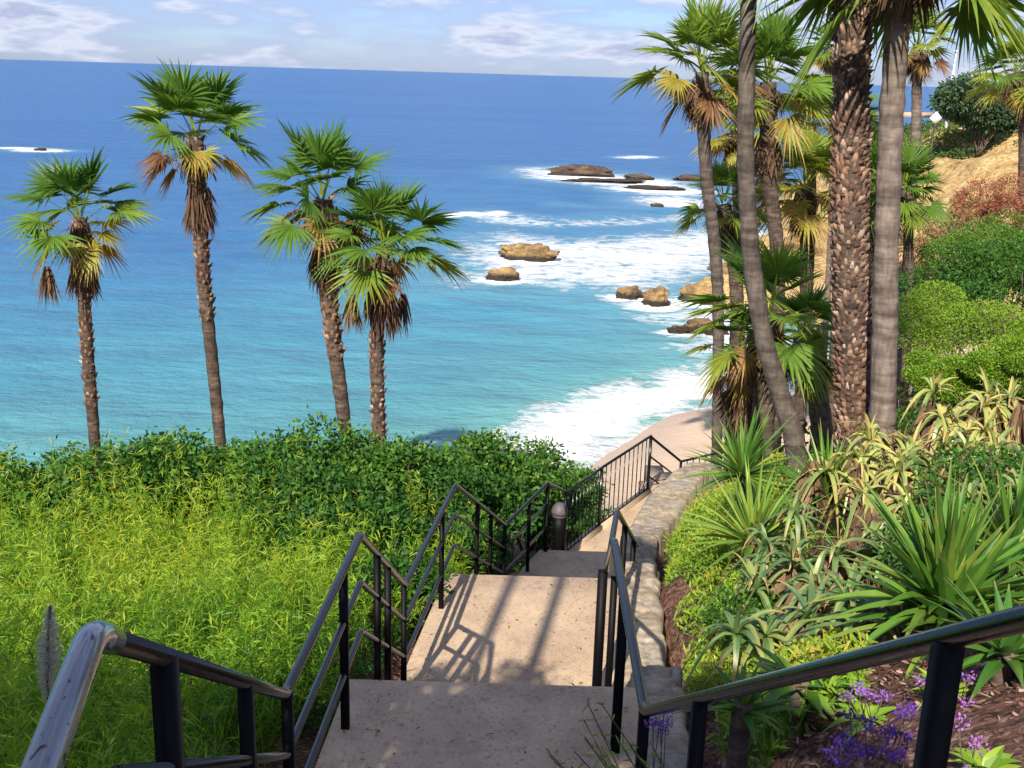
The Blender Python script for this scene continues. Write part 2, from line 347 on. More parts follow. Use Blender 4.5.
# surface classes: r sand, g mulch, b cliff
sand = np.clip((2.6-zf)/1.2, 0, 1)*np.clip((yf-19)/3, 0, 1)*np.clip((58-yf)/6, 0, 1)
mulch = np.clip((22-yf)/4, 0, 1)
gy, gx = np.gradient(zf.reshape(X.shape), ys, xs); slope = np.hypot(gx, gy).ravel()
cliff = np.clip((yf-24)/6, 0, 1)*np.clip(1.3-sand, 0, 1)
nx = len(xs); i = np.arange(len(ys)-1)[:, None]*nx+np.arange(nx-1); TF = np.stack([i, i+1, i+1+nx, i+nx], -1).reshape(-1, 4)
def m_ground():
    m, nt, out = newmat('ground')
    a = N(nt, 'ShaderNodeAttribute'); a.attribute_name = 'zone'; sp = N(nt, 'ShaderNodeSeparateColor'); L(nt, a.outputs['Color'], sp.inputs[0])
    n1 = tex(nt, scale=.5, detail=8, rough=.65); n2 = tex(nt, scale=35, detail=4, rough=.7); n3 = tex(nt, scale=3, detail=8, rough=.7)
    cl = ramp(nt, n1, [(.3, (.3, .2, .09)), (.5, (.58, .4, .17)), (.7, (.66, .5, .26))])
    cl = mix(nt, .8, cl, ramp(nt, n3, [(.38, (.3, .25, .18)), (.58, (1, 1, 1))]), 'MULTIPLY')
    v = tex(nt, 'voronoi', scale=38)
    mu = ramp(nt, v.outputs['Color'], [(.1, (.045, .022, .016)), (.5, (.13, .065, .045)), (.8, (.24, .13, .09)), (1, (.42, .3, .22))])
    sa = ramp(nt, n1, [(.3, (.55, .42, .3)), (.7, (.66, .52, .38))])
    geo = N(nt, 'ShaderNodeNewGeometry'); gz = N(nt, 'ShaderNodeSeparateXYZ'); L(nt, geo.outputs['Position'], gz.inputs[0])
    wet = ramp(nt, mth(nt, 'ADD', gz.outputs[2], mth(nt, 'MULTIPLY', n1, -.25)), [(.05, (1, 1, 1)), (.35, (0, 0, 0))])
    sa = mix(nt, wet, sa, (.5, .39, .3))
    c = mix(nt, sp.outputs[1], cl, mu); c = mix(nt, sp.outputs[0], c, sa)
    b = bump(nt, n2, .5, .03); b = bump(nt, n3, .6, .15, b)
    prin(nt, out, c, .9, b, .2); return m
g = mk('ground', np.stack([xf, yf, zf], 1), TF, m_ground(), smooth=True, zone=np.stack([sand, mulch, cliff, np.ones_like(sand)], 1))
tag(g, kind='structure')

# ------------------------------------------------------------------ sea
def geo_axis(a, b, s, lim, gr=1.09):
    c = list(np.arange(a, b, s)); hi = [c[-1]]; st = s
    while hi[-1] < lim: st *= gr; hi.append(hi[-1]+st)
    lo = [c[0]]; st = s
    return c, hi[1:]
cx_, hix = geo_axis(-34, 46, .3, 60000); lox = []; v = -34; st = .3
while v > -60000: st *= 1.09; v -= st; lox.append(v)
wx = np.array(lox[::-1]+cx_+hix)
cy_, hiy = geo_axis(30, 62, .2, 62, 1.)
wy = list(np.arange(30, 62, .2)); st = .2
while wy[-1] < 80000: st = min(st*1.018, wy[-1]*.06); wy.append(wy[-1]+st)
wy = np.array(wy)
WX, WY = np.meshgrid(wx, wy); ax, ay = WX.ravel(), WY.ravel()
# coast depth from the terrain height
base = np.full(len(ax), -5.)
msk = (ax > -44) & (ax < 120) & (ay < 184)
base[msk] = T(ax[msk], ay[msk])
def poly_px(pts): return np.array([atz(x, y, 0)[:2] for x, y in pts])
def pdist(x, y, P, closed=True):    # signed distance, positive inside
    n = len(P); d = np.full(len(x), 1e9); ins = np.zeros(len(x), bool)
    for i in range(n if closed else n-1):
        a = P[i]; b = P[(i+1) % n]; e = b-a; w0 = x-a[0]; w1 = y-a[1]
        t = np.clip((w0*e[0]+w1*e[1])/(e@e+1e-9), 0, 1)
        d = np.minimum(d, np.hypot(w0-t*e[0], w1-t*e[1]))
        if closed:
            c = (a[1] > y) != (b[1] > y)
            with np.errstate(divide='ignore', invalid='ignore'):
                xc = (b[0]-a[0])*(y-a[1])/(b[1]-a[1]+1e-12)+a[0]
            ins ^= c & (x < xc)
    return np.where(ins, d, -d) if closed else d
foam = np.zeros(len(ax)); q = (ay < 420) & (np.abs(ax) < 160); qx, qy = ax[q], ay[q]; fo = np.zeros(q.sum())
def zone(pts, val, soft):
    global fo
    s = pdist(qx, qy, poly_px(pts)); fo = np.maximum(fo, val*np.clip(.5+s/soft/2, 0, 1))
def line(pts, val, w):
    global fo
    P = poly_px(pts); d = pdist(qx, qy, P, False); fo = np.maximum(fo, val*np.clip(1-d/w, 0, 1)**.7)
zone([(350, 462), (430, 446), (480, 436), (525, 412), (575, 392), (640, 376), (700, 362), (760, 366), (840, 350), (860, 400), (760, 404), (700, 410), (655, 424), (630, 450), (560, 500), (400, 500)], .84, 2.2)
zone([(440, 240), (500, 228), (560, 236), (640, 232), (720, 222), (830, 232), (840, 262), (770, 262), (700, 292), (690, 312), (640, 312), (590, 296), (520, 292), (430, 292)], .64, 6.)
zone([(540, 246), (600, 240), (720, 236), (830, 240), (760, 266), (705, 285), (620, 288), (560, 272)], .74, 7.)
zone([(590, 318), (660, 306), (760, 300), (800, 330), (730, 345), (670, 330)], .6, 3.)
zone([(640, 350), (700, 335), (800, 330), (840, 350), (700, 362)], .7, 2.5)
zone([(505, 168), (560, 166), (640, 176), (700, 182), (705, 192), (640, 192), (560, 184), (520, 178)], .72, 6.)
zone([(625, 198), (680, 194), (730, 206), (690, 212), (640, 208)], .8, 5.)
zone([(450, 218), (490, 214), (560, 222), (640, 216), (720, 214), (720, 224), (560, 232), (470, 226)], .58, 4.)
for px_, py_, w_ in ((527, 262, 4.), (503, 281, 2.8), (630, 300, 2.2), (654, 307, 2.4), (702, 303, 3.2), (678, 334, 1.6), (690, 333, 1.6), (702, 331, 1.8), (716, 335, 1.8), (583, 178, 9), (662, 191, 8), (640, 181, 5), (40, 151, 5)):
    c_ = atz(px_, py_, 0); fo = np.maximum(fo, .86*np.clip(1.25-np.hypot((qx-c_[0])*.8, qy-c_[1])/w_, 0, 1)**.8)
line([(440, 222), (470, 218), (498, 217)], .95, 2.2); line([(0, 148), (30, 149), (56, 152)], .95, 4.)
line([(628, 158), (645, 157)], .8, 5.); line([(560, 205), (640, 212)], .4, 3)
fo = fo
foam[q] = fo
near_shore = np.clip(1-(-base-0.02)/.35, 0, 1)*(ay < 60)*(ax > -10); foam = np.maximum(foam, .6*near_shore)
# water waves (displacement)
amp = np.clip((-base)/2.5, 0, 1)
zz = np.zeros(len(ax)); rw = np.random.default_rng(3)
for lam, a_, th in ((11, .10, 1.35), (7, .06, 1.75), (4.3, .04, 1.1), (2.6, .025, 1.9), (17, .12, 1.6)):
    k = 2*np.pi/lam; ph = k*(ax*math.cos(th)+ay*math.sin(th))+2.2*np.sin(ax*.05+lam)+rw.uniform(0, 6)
    zz += a_*(1-np.abs(np.sin(ph/2)))*1.6*np.clip(1-ay/500, 0, 1)
for pts, h, w in (([(425, 226), (480, 214), (560, 222), (640, 212), (720, 216)], .9, 3.), ([(430, 300), (520, 312), (600, 330), (690, 350)], .25, 1.5), ([(440, 437), (520, 405), (600, 380), (690, 362)], .22, .9)):
    P = poly_px(pts); dd = np.full(len(ax), 99.); dd[q] = pdist(qx, qy, P, False); zz += h*np.exp(-(dd/w)**2)
fz = np.array([mn.fractal(Vector((a*.9, b*1.2, 2.)), 1., 2., 3) if (f_ > .2 and b < 140) else 0. for a, b, f_ in zip(ax, ay, foam)])
zw = zz*amp*.5+foam*fz*.16*np.clip(amp+.3, 0, 1)
yb = np.array([mn.fractal(Vector((a*.06, b*.03, 9.)), 1., 2., 4) if b < 900 else 0. for a, b in zip(ax, ay)])
patch = yb
dep = np.clip(-base, 0, 5)
shore = np.hypot(np.maximum(0, 0), np.maximum(ay-40-np.clip(ax, -100, 15)*.55, 0))   # metres out from the beach
nx = len(wx); i = np.arange(len(wy)-1)[:, None]*nx+np.arange(nx-1); WF = np.stack([i, i+1, i+1+nx, i+nx], -1).reshape(-1, 4)
def m_water():
    m, nt, out = newmat('sea_water')
    tc = N(nt, 'ShaderNodeTexCoord')
    sh = attr(nt, 'shore'); fm = attr(nt, 'foam'); pt = attr(nt, 'patch')
    n1 = tex(nt, scale=.35, detail=6, rough=.6, stretch=(.5, 1, 1)); big = tex(nt, scale=.03, detail=5, stretch=(.35, 1, 1))
    s2 = mth(nt, 'ADD', sh, mth(nt, 'MULTIPLY', pt, .05))
    s2 = mth(nt, 'ADD', s2, mth(nt, 'MULTIPLY', mth(nt, 'SUBTRACT', big, .5), .1))
    c = ramp(nt, s2, [(0, (.42, .48, .38)), (.05, (.26, .46, .38)), (.14, (.12, .34, .32)), (.3, (.07, .26, .35)), (.5, (.035, .16, .33)), (.75, (.022, .125, .31)), (1, (.018, .12, .31))])
    c = mix(nt, .45, c, ramp(nt, n1, [(.35, (.62, .68, .75)), (.6, (1.1, 1.08, 1.05))]), 'MULTIPLY')
    far_ = tex(nt, scale=.012, detail=8, rough=.7, stretch=(.25, 1, 1)); c = mix(nt, .5, c, ramp(nt, far_, [(.35, (.55, .62, .72)), (.6, (1.15, 1.12, 1.08))]), 'MULTIPLY')
    # lace of foam
    wn = N(nt, 'ShaderNodeTexNoise'); wn.inputs['Scale'].default_value = .5; wn.inputs['Detail'].default_value = 4; L(nt, tc.outputs['Object'], wn.inputs['Vector'])
    mp = N(nt, 'ShaderNodeMapping'); mp.inputs['Scale'].default_value = (.7, 1.1, 1); L(nt, tc.outputs['Object'], mp.inputs[0])
    vm = N(nt, 'ShaderNodeMix', data_type='VECTOR'); vm.inputs[0].default_value = .55; L(nt, mp.outputs[0], vm.inputs[4]); L(nt, wn.outputs['Color'], vm.inputs[5])
    ns = []
    for s_ in (.9, 2.6):
        v = N(nt, 'ShaderNodeTexNoise'); v.inputs['Scale'].default_value = s_; v.inputs['Detail'].default_value = 7; v.inputs['Roughness'].default_value = .68; L(nt, vm.outputs[1], v.inputs['Vector']); ns.append(v.outputs['Fac'])
    rid = mth(nt, 'ABSOLUTE', mth(nt, 'SUBTRACT', ns[0], .5)); lace = mth(nt, 'SUBTRACT', 1., mth(nt, 'MULTIPLY', rid, 5.), True)
    comb = mth(nt, 'ADD', mth(nt, 'MULTIPLY', lace, .45), mth(nt, 'MULTIPLY', ns[1], .75))
    thr = mth(nt, 'SUBTRACT', mth(nt, 'ADD', mth(nt, 'MULTIPLY', fm, 1.15), comb), 1.2)
    ff = ramp(nt, thr, [(0, (0, 0, 0)), (.08, (.3, .3, .3)), (.4, (1, 1, 1))])
    # milky water round the foam
    c = mix(nt, mth(nt, 'MULTIPLY', fm, .4), c, (.25, .55, .55))
    c = mix(nt, ff, c, (.86, .88, .9))
    w1 = tex(nt, scale=1.3, detail=6, rough=.65, stretch=(.75, 1.1, 1)); w2 = tex(nt, scale=.22, detail=6, rough=.6, stretch=(.7, 1.2, 1))
    b = bump(nt, w1, .6, .25); b = bump(nt, w2, .6, 1.5, b); b = bump(nt, mth(nt, 'MULTIPLY', ff, ns[1]), .8, .35, b)
    p = prin(nt, out, c, mix(nt, ff, (.3, .3, .3), (.8, .8, .8)), b, .3)
    p.inputs['IOR'].default_value = 1.33
    return m
sn = np.clip(np.sqrt(np.clip(shore, 0, None)/260), 0, 1)
sea = mk('sea', np.stack([ax, ay, zw], 1), WF, m_water(), smooth=True, shore=sn, foam=foam, patch=patch)
tag(sea, kind='structure')

# ------------------------------------------------------------------ stair path
mb = MB()
def slab(d0, d1, z, z2=None, th=.9, ext=0):
    z2 = z if z2 is None else z2
    n = max(1, int((d1-d0)/.6)); ds = np.linspace(d0, d1, n+1); zs = np.linspace(z, z2, n+1)
    V = []
    for d, zc in zip(ds, zs):
        a, b = lx(d), rx(d)+.03
        V += [(a, d, zc-th), (b, d, zc-th), (b, d, zc), (a, d, zc)]
    F = []
    for i in range(n):
        o = i*4
        F += [(o+3, o+2, o+6, o+7), (o, o+3, o+7, o+4), (o+2, o+1, o+5, o+6), (o+1, o, o+4, o+5)]
    F += [(0, 1, 2, 3), (n*4+3, n*4+2, n*4+1, n*4)]
    mb.add(V, F)
def flight(d0, z0, d1, z1):
    n = max(2, round((z0-z1)/.17)); rise = (z0-z1)/n; run = (d1-d0)/(n-1)
    for i in range(n-1):
        slab(d0+run*i+.002, d0+run*(i+1)+.002, z0-rise*(i+1), th=.5)
e0, e1, e2, e3 = A[0][1]+.08, A[2][1]+.05, A[4][1]+.1, A[6][1]+.05
slab(-3, e0, f0); flight(e0, f0, A[1][1]-.1, f1)
slab(A[1][1]-.1, e1, f1, f1-.02); flight(e1, f1-.02, A[3][1]-.1, f2)
slab(A[3][1]-.1, e2, f2, f2-.02); flight(e2, f2-.02, A[5][1]-.1, f3)
slab(A[5][1]-.1, e3, f3, f3-.02); flight(e3, f3-.02, A[7][1]-.1, f4)
slab(A[7][1]-.1, 18.6, f4, f4)
st = mb.build('stair_path', MAT['concrete']); tag(st, kind='structure')
bv = st.modifiers.new('bevel', 'BEVEL'); bv.width = .012; bv.segments = 2; bv.limit_method = 'ANGLE'
# lower flight turning to the beach
mb = MB()
for i in range(16):
    x0 = 2.6+i*.3; z = f4-.17*(i+1)
    mb.add(*box8([(x0, 18.55+i*.12, z-.6), (x0+.32, 18.55+i*.12, z-.6), (x0+.32, 19.9+i*.12, z-.6), (x0, 19.9+i*.12, z-.6), (x0, 18.55+i*.12, z), (x0+.32, 18.55+i*.12, z), (x0+.32, 19.9+i*.12, z), (x0, 19.9+i*.12, z)]))
tag(mb.build('beach_steps', MAT['concrete']), kind='structure')

# stone cheek wall
ds = np.concatenate([np.arange(-2, 3, .12), np.arange(3, 18.61, .033)]); us = np.linspace(0, 1, 17); V = []; at1 = []; at2 = []
for d in ds:
    a, b, z = rx(d)+.03, wr(d), wz(d)
    b += .06*mn.noise(Vector((d*1.7, 4, 0)))+.03*mn.noise(Vector((d*6, 4, 0))); a2 = a+.02*mn.noise(Vector((d*7, 9, 0)))
    pts = [(a, z-1.1)]+[(a2+(b-a2)*u, z) for u in us]+[(b+.02, z-1.1)]
    for ii, (x_, z_) in enumerate(pts):
        q_ = Vector((x_*3.3, d*4.6, 0)); q_ += Vector((mn.noise(q_*.9), mn.noise(q_*.9+Vector((5, 5, 5))), 0))*.35
        dd, pp = mn.voronoi(q_); e_ = min(1., (dd[1]-dd[0])*8.); rn = mn.cell(pp[0]*7.3+Vector((.5, .5, .5)))
        at1.append(e_); at2.append((rn*.5+.5)%1.)
        if 0 < ii < len(pts)-1:
            u = us[ii-1]; z_ += -.024*(1-e_)**2+.012*rn+.012*mn.noise(Vector((x_*14, d*14, 1)))-.03*(abs(u-.5)*2)**7
        V.append((x_, d, z_))
k_ = len(us)+2; i = np.arange(len(ds)-1)[:, None]*k_+np.arange(k_-1); F = np.stack([i, i+1, i+1+k_, i+k_], -1).reshape(-1, 4)
def m_wall():
    m, nt, out = newmat('rough_flagstone')
    c = ramp(nt, attr(nt, 'stone'), [(0, (.32, .26, .2)), (.3, (.48, .39, .28)), (.5, (.33, .32, .3)), (.75, (.52, .43, .31)), (1, (.38, .31, .24))])
    n = tex(nt, scale=11, detail=8, rough=.7); n2 = tex(nt, scale=3, detail=5)
    c = mix(nt, .75, c, ramp(nt, n, [(.35, (.42, .4, .38)), (.62, (1.1, 1.08, 1.05))]), 'MULTIPLY')
    c = mix(nt, ramp(nt, n2, [(.5, (0, 0, 0)), (.7, (.55, .55, .55))]), c, (.16, .14, .1))
    c = mix(nt, ramp(nt, attr(nt, 'joint'), [(0, (0, 0, 0)), (.45, (1, 1, 1))]), (.19, .15, .11), c)
    prin(nt, out, c, .9, bump(nt, n, .7, .025), .2); return m
w = mk('stone_wall', V, F, m_wall(), joint=at1, stone=at2); tag(w, 'low wall topped with uneven tan flagstones running beside the concrete stairs', 'wall')

# ------------------------------------------------------------------ railings
UP = np.array([0, 0, 1.])
lr = empty('stair_railing', (A[0][0], A[0][1], f0)); tag(lr, 'black pipe railing with three rails zigzagging down the left side of the stairs', 'railing')
mb = MB(); addtube(mb, fillet([An-(A[0]-An)*3, A[0]], .05), .026, 20); mb.F4 and None
V = fillet([An-(A[0]-An)*3, A[0], A[0]+(A[1]-A[0])*.045], .06, 8)
mb = MB(); addtube(mb, V, .029, 24); mb.build('sheen_handrail', MAT['sheen'], lr, True)
mb = MB(); addtube(mb, fillet([A[0]+(A[1]-A[0])*.02, A[1], A[2], A[3], A[4], A[5], A[6], A[7]], .05), .024, 14); mb.build('top_rail', MAT['metal'], lr, True)
for h in (.3, .62):
    mb = MB()
    a1 = A[1]-UP*h; a0 = A[0]+(A[1]-A[0])*.03-UP*h
    addtube(mb, fillet([a0, a1, A[2]-UP*h, A[3]-UP*h, A[4]-UP*h, A[5]-UP*h, A[6]-UP*h], .05), .019, 12)
    mb.build('middle_rail' if h == .3 else 'lower_rail', MAT['metal'], lr, True)
def lerp(a, b, t): return a+(b-a)*t
lposts = [(lerp(A[0], A[1], .2), .052), (lerp(A[0], A[1], .62), .045), (A[1]+(A[2]-A[1])*.02, .045), (lerp(A[1], A[2], .72), .045), (lerp(A[2], A[3], .32), .045), (lerp(A[2], A[3], .55), .045), (lerp(A[2], A[3], .97), .042),
          (lerp(A[3], A[4], .7), .045), (lerp(A[4], A[5], .4), .045), (lerp(A[4], A[5], .68), .045), (A[5], .045), (lerp(A[5], A[6], .55), .045), (A[6], .05), (An-(A[0]-An)*.9, .05)]
for p, w_ in lposts:
    zb = S(p[1])-.12; zb = min(zb, float(T(p[0], p[1])[0])-.05)
    mb = MB(); post(mb, p, zb, w_, zt=p[2]-.01); mb.build('post', MAT['post'], lr)
# right railing
B = {0: at(1052, 612, 1.75), 1: at(645, 712, 4.2)}
B[2] = same_z((614, 541), B[1][2]); B[3] = at(607, 570, 7.7); B[4] = same_z((617, 511), B[3][2]); B[5] = at(637, 546, 10.9)
Bn = B[0]+np.array([.03, -2.5, 0.])
rr = empty('stair_railing', (B[0][0], B[0][1], f0)); tag(rr, 'black pipe handrail on posts between the stairs and the flower bed on the right', 'railing')
mb = MB(); addtube(mb, fillet([Bn, B[0], B[1], B[2], B[3], B[4], B[5]], .05), .025, 16); mb.build('top_rail', MAT['metal'], rr, True)
for p, w_ in ((lerp(B[0], B[1], .12), .05), (lerp(B[0], B[1], .72), .05), (lerp(B[1], B[2], .01), .045), (lerp(B[1], B[2], .6), .05), (B[3]+np.array([-.03, 0, 0]), .07), (B[3]+np.array([.05, -.1, 0]), .05), (lerp(B[4], B[5], .35), .05), (lerp(B[4], B[5], .8), .05)):
    zb = min(S(p[1])-.15, float(T(p[0], p[1])[0])-.05)
    mb = MB(); post(mb, p, zb, w_, zt=p[2]-.01); mb.build('post', MAT['post'], rr)
# picket fence
FP = [A[7], at(602, 466, 16.35), at(650.7, 441, 18.03)]
for p in FP: p[2] = CAMZ-5.93
fe = empty('picket_fence', (FP[0][0], FP[0][1], f4)); tag(fe, 'black metal picket fence with thin vertical bars above the beach', 'fence')
for a, b, n in ((FP[0], FP[1], 10), (FP[1], FP[2], 11)):
    ang = math.atan2(b[1]-a[1], b[0]-a[0])
    for dz, nm in ((0, 'top_rail'), (-.98, 'bottom_rail')):
        mb = MB(); addtube(mb, [a+UP*dz, lerp(a, b, .5)+UP*dz, b+UP*dz], .022, 8); mb.build(nm, MAT['metal'], fe)
    for i in range(1, n):
        mb = MB(); p = lerp(a, b, i/n); post(mb, p, p[2]-.98, .016); mb.build('picket', MAT['metal'], fe)
for p in FP:
    mb = MB(); post(mb, p, f4-.1, .05); mb.build('post', MAT['metal'], fe)
# kerb below the fence
mb = MB()
for a, b in ((FP[0], FP[1]), (FP[1], FP[2])):
    d = nrm(b-a); s = np.array([-d[1], d[0], 0])*.07; c = [a-s, b-s, b+s, a+s]
    mb.add(*box8([(p[0], p[1], f4-.4) for p in c]+[(p[0], p[1], f4+.07) for p in c]))
kb = mb.build('kerb', MAT['concrete']); tag(kb, kind='structure')
# beach railing beyond
Q = [FP[2]-UP*.02, at(681, 461.5, 19.4), at(717, 453, 20.6), at(728, 452, 21.2)]
br = empty('beach_railing', (Q[1][0], Q[1][1], Q[1][2]-1)); tag(br, 'short black railing turning down toward the sand past the picket fence', 'railing')
mb = MB(); addtube(mb, fillet(Q, .05), .024, 10); mb.build('top_rail', MAT['metal'], br, True)
for h in (.35, .72):
    mb = MB(); addtube(mb, [Q[0]-UP*h, lerp(Q[0], Q[1], .5)-UP*h, Q[1]-UP*h], .018, 8); mb.build('middle_rail', MAT['metal'], br, True)
for p in (Q[1], Q[3]):
    mb = MB(); post(mb, p, p[2]-1.6, .045); mb.build('post', MAT['metal'], br)
mb = MB(); addtube(mb, [Q[1]-UP*.9, Q[2]-UP*.9, Q[3]-UP*.9], .018, 8); mb.build('bottom_rail', MAT['metal'], br)
for i in range(1, 8):
    mb = MB(); p = lerp(Q[1], Q[3], i/8); p[2] = np.interp(p[0], [Q[1][0], Q[3][0]], [Q[1][2], Q[3][2]]); post(mb, p, p[2]-.9, .016); mb.build('picket', MAT['metal'], br)
# bollard
bp = at(558, 552, 14.9); bo = empty('bollard', (bp[0], bp[1], f4)); tag(bo, 'dark round bollard with grey domed top behind the rail at the bottom of the stairs', 'bollard')
mb = MB(); addtube(mb, [(bp[0], bp[1], f4-.3), (bp[0], bp[1], f4+.6), (bp[0], bp[1], f4+.8)], .11, 20); mb.build('body', MAT['post'], bo, True)
mb = MB(); addtube(mb, [(bp[0], bp[1], f4+.802), (bp[0], bp[1], f4+.84)], .115, 20); mb.build('band', MAT['grey'], bo, True)
mb = MB(); ph = np.linspace(0, np.pi/2, 7); addtube(mb, [(bp[0], bp[1], f4+.842+.17*math.sin(a)) for a in ph], [.125*math.cos(a)+.002 for a in ph], 20); mb.build('dome', MAT['grey'], bo, True)

# ------------------------------------------------------------------ palms
def frond(mb, P, d, Lp, Lf, tint, r, nl=32, spread=1.95, droop=.35):
    """one fan leaf : petiole + radiating leaflets"""
    d = nrm(d); n0 = 5; t = np.linspace(0, 1, n0)
    sag = -.16*Lp
    pet = P+d*(Lp*t)[:, None]; pet[:, 2] += sag*t**2
    side = nrm(np.cross(d, UP)+1e-6*r.normal(size=3)); up = nrm(np.cross(side, d))
    V = []
    for i, p in enumerate(pet): wv = .028*(1-.55*t[i]); V += [p-side*wv, p+side*wv]
    F = [(2*i, 2*i+1, 2*i+3, 2*i+2) for i in range(n0-1)]
    mb.add(V, F, tint=max(.5, tint), along=0.)
    H = pet[-1]; dd = nrm(pet[-1]-pet[-2]-UP*.05)
    tw = r.normal()*.35; s2 = nrm(side*math.cos(tw)+up*math.sin(tw)); u2 = nrm(np.cross(s2, dd))
    a = np.linspace(-spread, spread, nl)+r.normal(size=nl)*.03
    fold = .35*np.abs(np.sin(a))
    D_ = nrm(dd*np.cos(a)[:, None]+s2*np.sin(a)[:, None]+u2*(.12+fold)[:, None]*.6)
    ln = Lf*(1-.22*np.abs(a)/spread)*r.uniform(.88, 1.08, nl)
    S_ = nrm(np.cross(D_, u2)+.55*u2*((-1)**np.arange(nl))[:, None])
    w0 = 2*spread/nl*Lf*.66
    dr = droop*r.uniform(.7, 1.5, nl)
    V, F, al, m_ = strips(np.repeat(H[None], nl, 0), D_, S_, ln, w0, dr, [.08, .62, 1., .6, .28, .03])
    tt = np.repeat(np.clip(tint+r.normal(size=nl)*.05, 0, 1), m_)
    tt = np.clip(tt+np.clip(al-.6, 0, 1)*(.35 if tint > .3 else .12), 0, 1)
    mb.add(V, F, tint=tt, along=al)
def dead_clump(mb, P, ln, r, n=60, rad=.12, tint=(.0, .6)):
    th = r.uniform(0, 2*np.pi, n); rr_ = rad*np.sqrt(r.uniform(0, 1, n))
    b = P+np.stack([np.cos(th)*rr_*.4, np.sin(th)*rr_*.4, r.uniform(-.1, .1, n)], 1)
    D_ = nrm(np.stack([np.cos(th)*rr_/ln*1.2, np.sin(th)*rr_/ln*1.2, -np.ones(n)], 1)+r.normal(size=(n, 3))*.06)
    V, F, al, m_ = strips(b, D_, perp(D_, r), ln*r.uniform(.6, 1.1, n), .045, 0., [.5, 1, .9, .5, .1])
    mb.add(V, F, tint=np.repeat(r.uniform(*tint, n), m_), along=al)
def palm(label, crown, d, base, r_top, r_bot, RL, nf=26, seed=0, via=(), skirt=.8, hang=(), mat='trunk', boots=0, bootlen=99, el_min=-.5, group=None, brown=.25, tintb=.0, kind='fan_palm', skirtw=1.5, dbase=None):
    r = np.random.default_rng(seed+100)
    pts = [at(crown[0], crown[1], d)]+[at(x, y, d+((dbase or d)-d)*(i+1)/(len(via)+1)) for i, (x, y) in enumerate(via)]+[at(base[0], base[1], dbase or d)]
    top = pts[0]; bt = pts[-1]; g = float(T(bt[0], bt[1])[0])
    if bt[2] > g-.1:
        dv = nrm(pts[-1]-pts[-2]); dv = nrm(dv*np.array([.4, .4, 1])) ; bt2 = bt+dv*(bt[2]-g+.35)/abs(dv[2]); pts.append(bt2)
    root = empty(kind, (pts[-1][0], pts[-1][1], g)); tag(root, label, 'palm tree', group)
    path = smoothpath(pts[::-1], 10); L_ = np.concatenate([[0], np.cumsum(np.linalg.norm(np.diff(path, axis=0), axis=1))])
    nseg = int(L_[-1]/.12)+4; s = np.linspace(0, L_[-1], nseg); path = np.stack([np.interp(s, L_, path[:, i]) for i in range(3)], 1)
    u = s/s[-1]; rad = r_bot+(r_top-r_bot)*u+r_bot*.55*np.exp(-s/.35)
    V, F, F3 = tube(path, rad*(1+.04*np.sin(s*40)), 16, wob=.03, seed=seed)
    mb = MB(); mb.add(V, F); mb.F3.append(F3); mb.build('trunk', MAT[mat], root, True)
    ztop = path[-1][2]
    if boots:
        mb = MB(); nb = boots; k = np.arange(nb); zz_ = s[-1]-(k+.5)/nb*min(bootlen, s[-1]-.05); th = k*2.39996+r.normal(size=nb)*.15
        P = np.stack([np.interp(zz_, s, path[:, i]) for i in range(3)], 1); rd = np.interp(zz_, s, rad)
        o = np.stack([np.cos(th), np.sin(th), np.zeros(nb)], 1); tg = np.stack([-np.sin(th), np.cos(th), np.zeros(nb)], 1)
        fs = .68 if nb > 500 else 1.; hgt = fs*r_top*r.uniform(.35, .95, nb)[:, None]; ow = fs*r_top*r.uniform(.1, .6, nb)[:, None]; wd_ = fs*r_top*r.uniform(.15, .3, nb)[:, None]
        b0 = P+o*rd[:, None]*.96-tg*wd_*1.2; b1 = P+o*rd[:, None]*.96+tg*wd_*1.2
        t0 = P+o*(rd[:, None]+ow)-tg*wd_*.3+UP*hgt; t1 = P+o*(rd[:, None]+ow)+tg*wd_*(r.uniform(-.1,.9,nb)[:,None])+UP*hgt*r.uniform(.8,1.2,nb)[:,None]
        u0 = P+o*rd[:, None]*.9-tg*wd_*.5+UP*hgt*.9; u1 = P+o*rd[:, None]*.9+tg*wd_*.5+UP*hgt*.9
        m0 = P+o*(rd[:, None]+ow*.45)-tg*wd_*1.0+UP*hgt*.35; m1 = P+o*(rd[:, None]+ow*.45)+tg*wd_*1.0+UP*hgt*.35
        V = np.stack([b0, b1, m1, m0, t1, t0, u1, u0], 1).reshape(-1, 3); q_ = (np.arange(nb)*8)[:, None]
        F = np.concatenate([q_+np.array([[0, 1, 2, 3]]), q_+np.array([[3, 2, 4, 5]]), q_+np.array([[5, 4, 6, 7]]), q_+np.array([[0, 3, 5, 7]]), q_+np.array([[1, 6, 4, 2]])])
        mb.add(V, F, tint=np.repeat(r.uniform(0, 1, nb), 8)); mb.build('leaf_bases', MAT['boot'], root)
    mb = MB(); c0 = path[-1]
    for i in range(nf):
        fr = i/(nf-1); el = 1.4-(1.4-el_min)*fr**1.15+r.normal()*.13; az = i*2.39996+r.normal()*.2
        dv = np.array([math.cos(az)*math.cos(el), math.sin(az)*math.cos(el), math.sin(el)])
        tint = .1+tintb+.28*fr+r.normal()*.07
        sc_ = r.uniform(.88, 1.12)*(1+.06*(fr < .3))
        if fr > 1-brown: tint = r.uniform(.6, 1.); sc_ *= r.uniform(.6, .85); el = r.uniform(-.6, .25); dv = np.array([math.cos(az)*math.cos(el), math.sin(az)*math.cos(el), math.sin(el)])
        frond(mb, c0+dv*r_top*.8-UP*fr*.35, dv, RL*(.5-.1*(fr>.8))*sc_, RL*(.5+.06*fr)*sc_, float(np.clip(tint, 0, 1)), r, droop=.1+.34*fr)
    mb.build('crown', MAT['palm'], root)
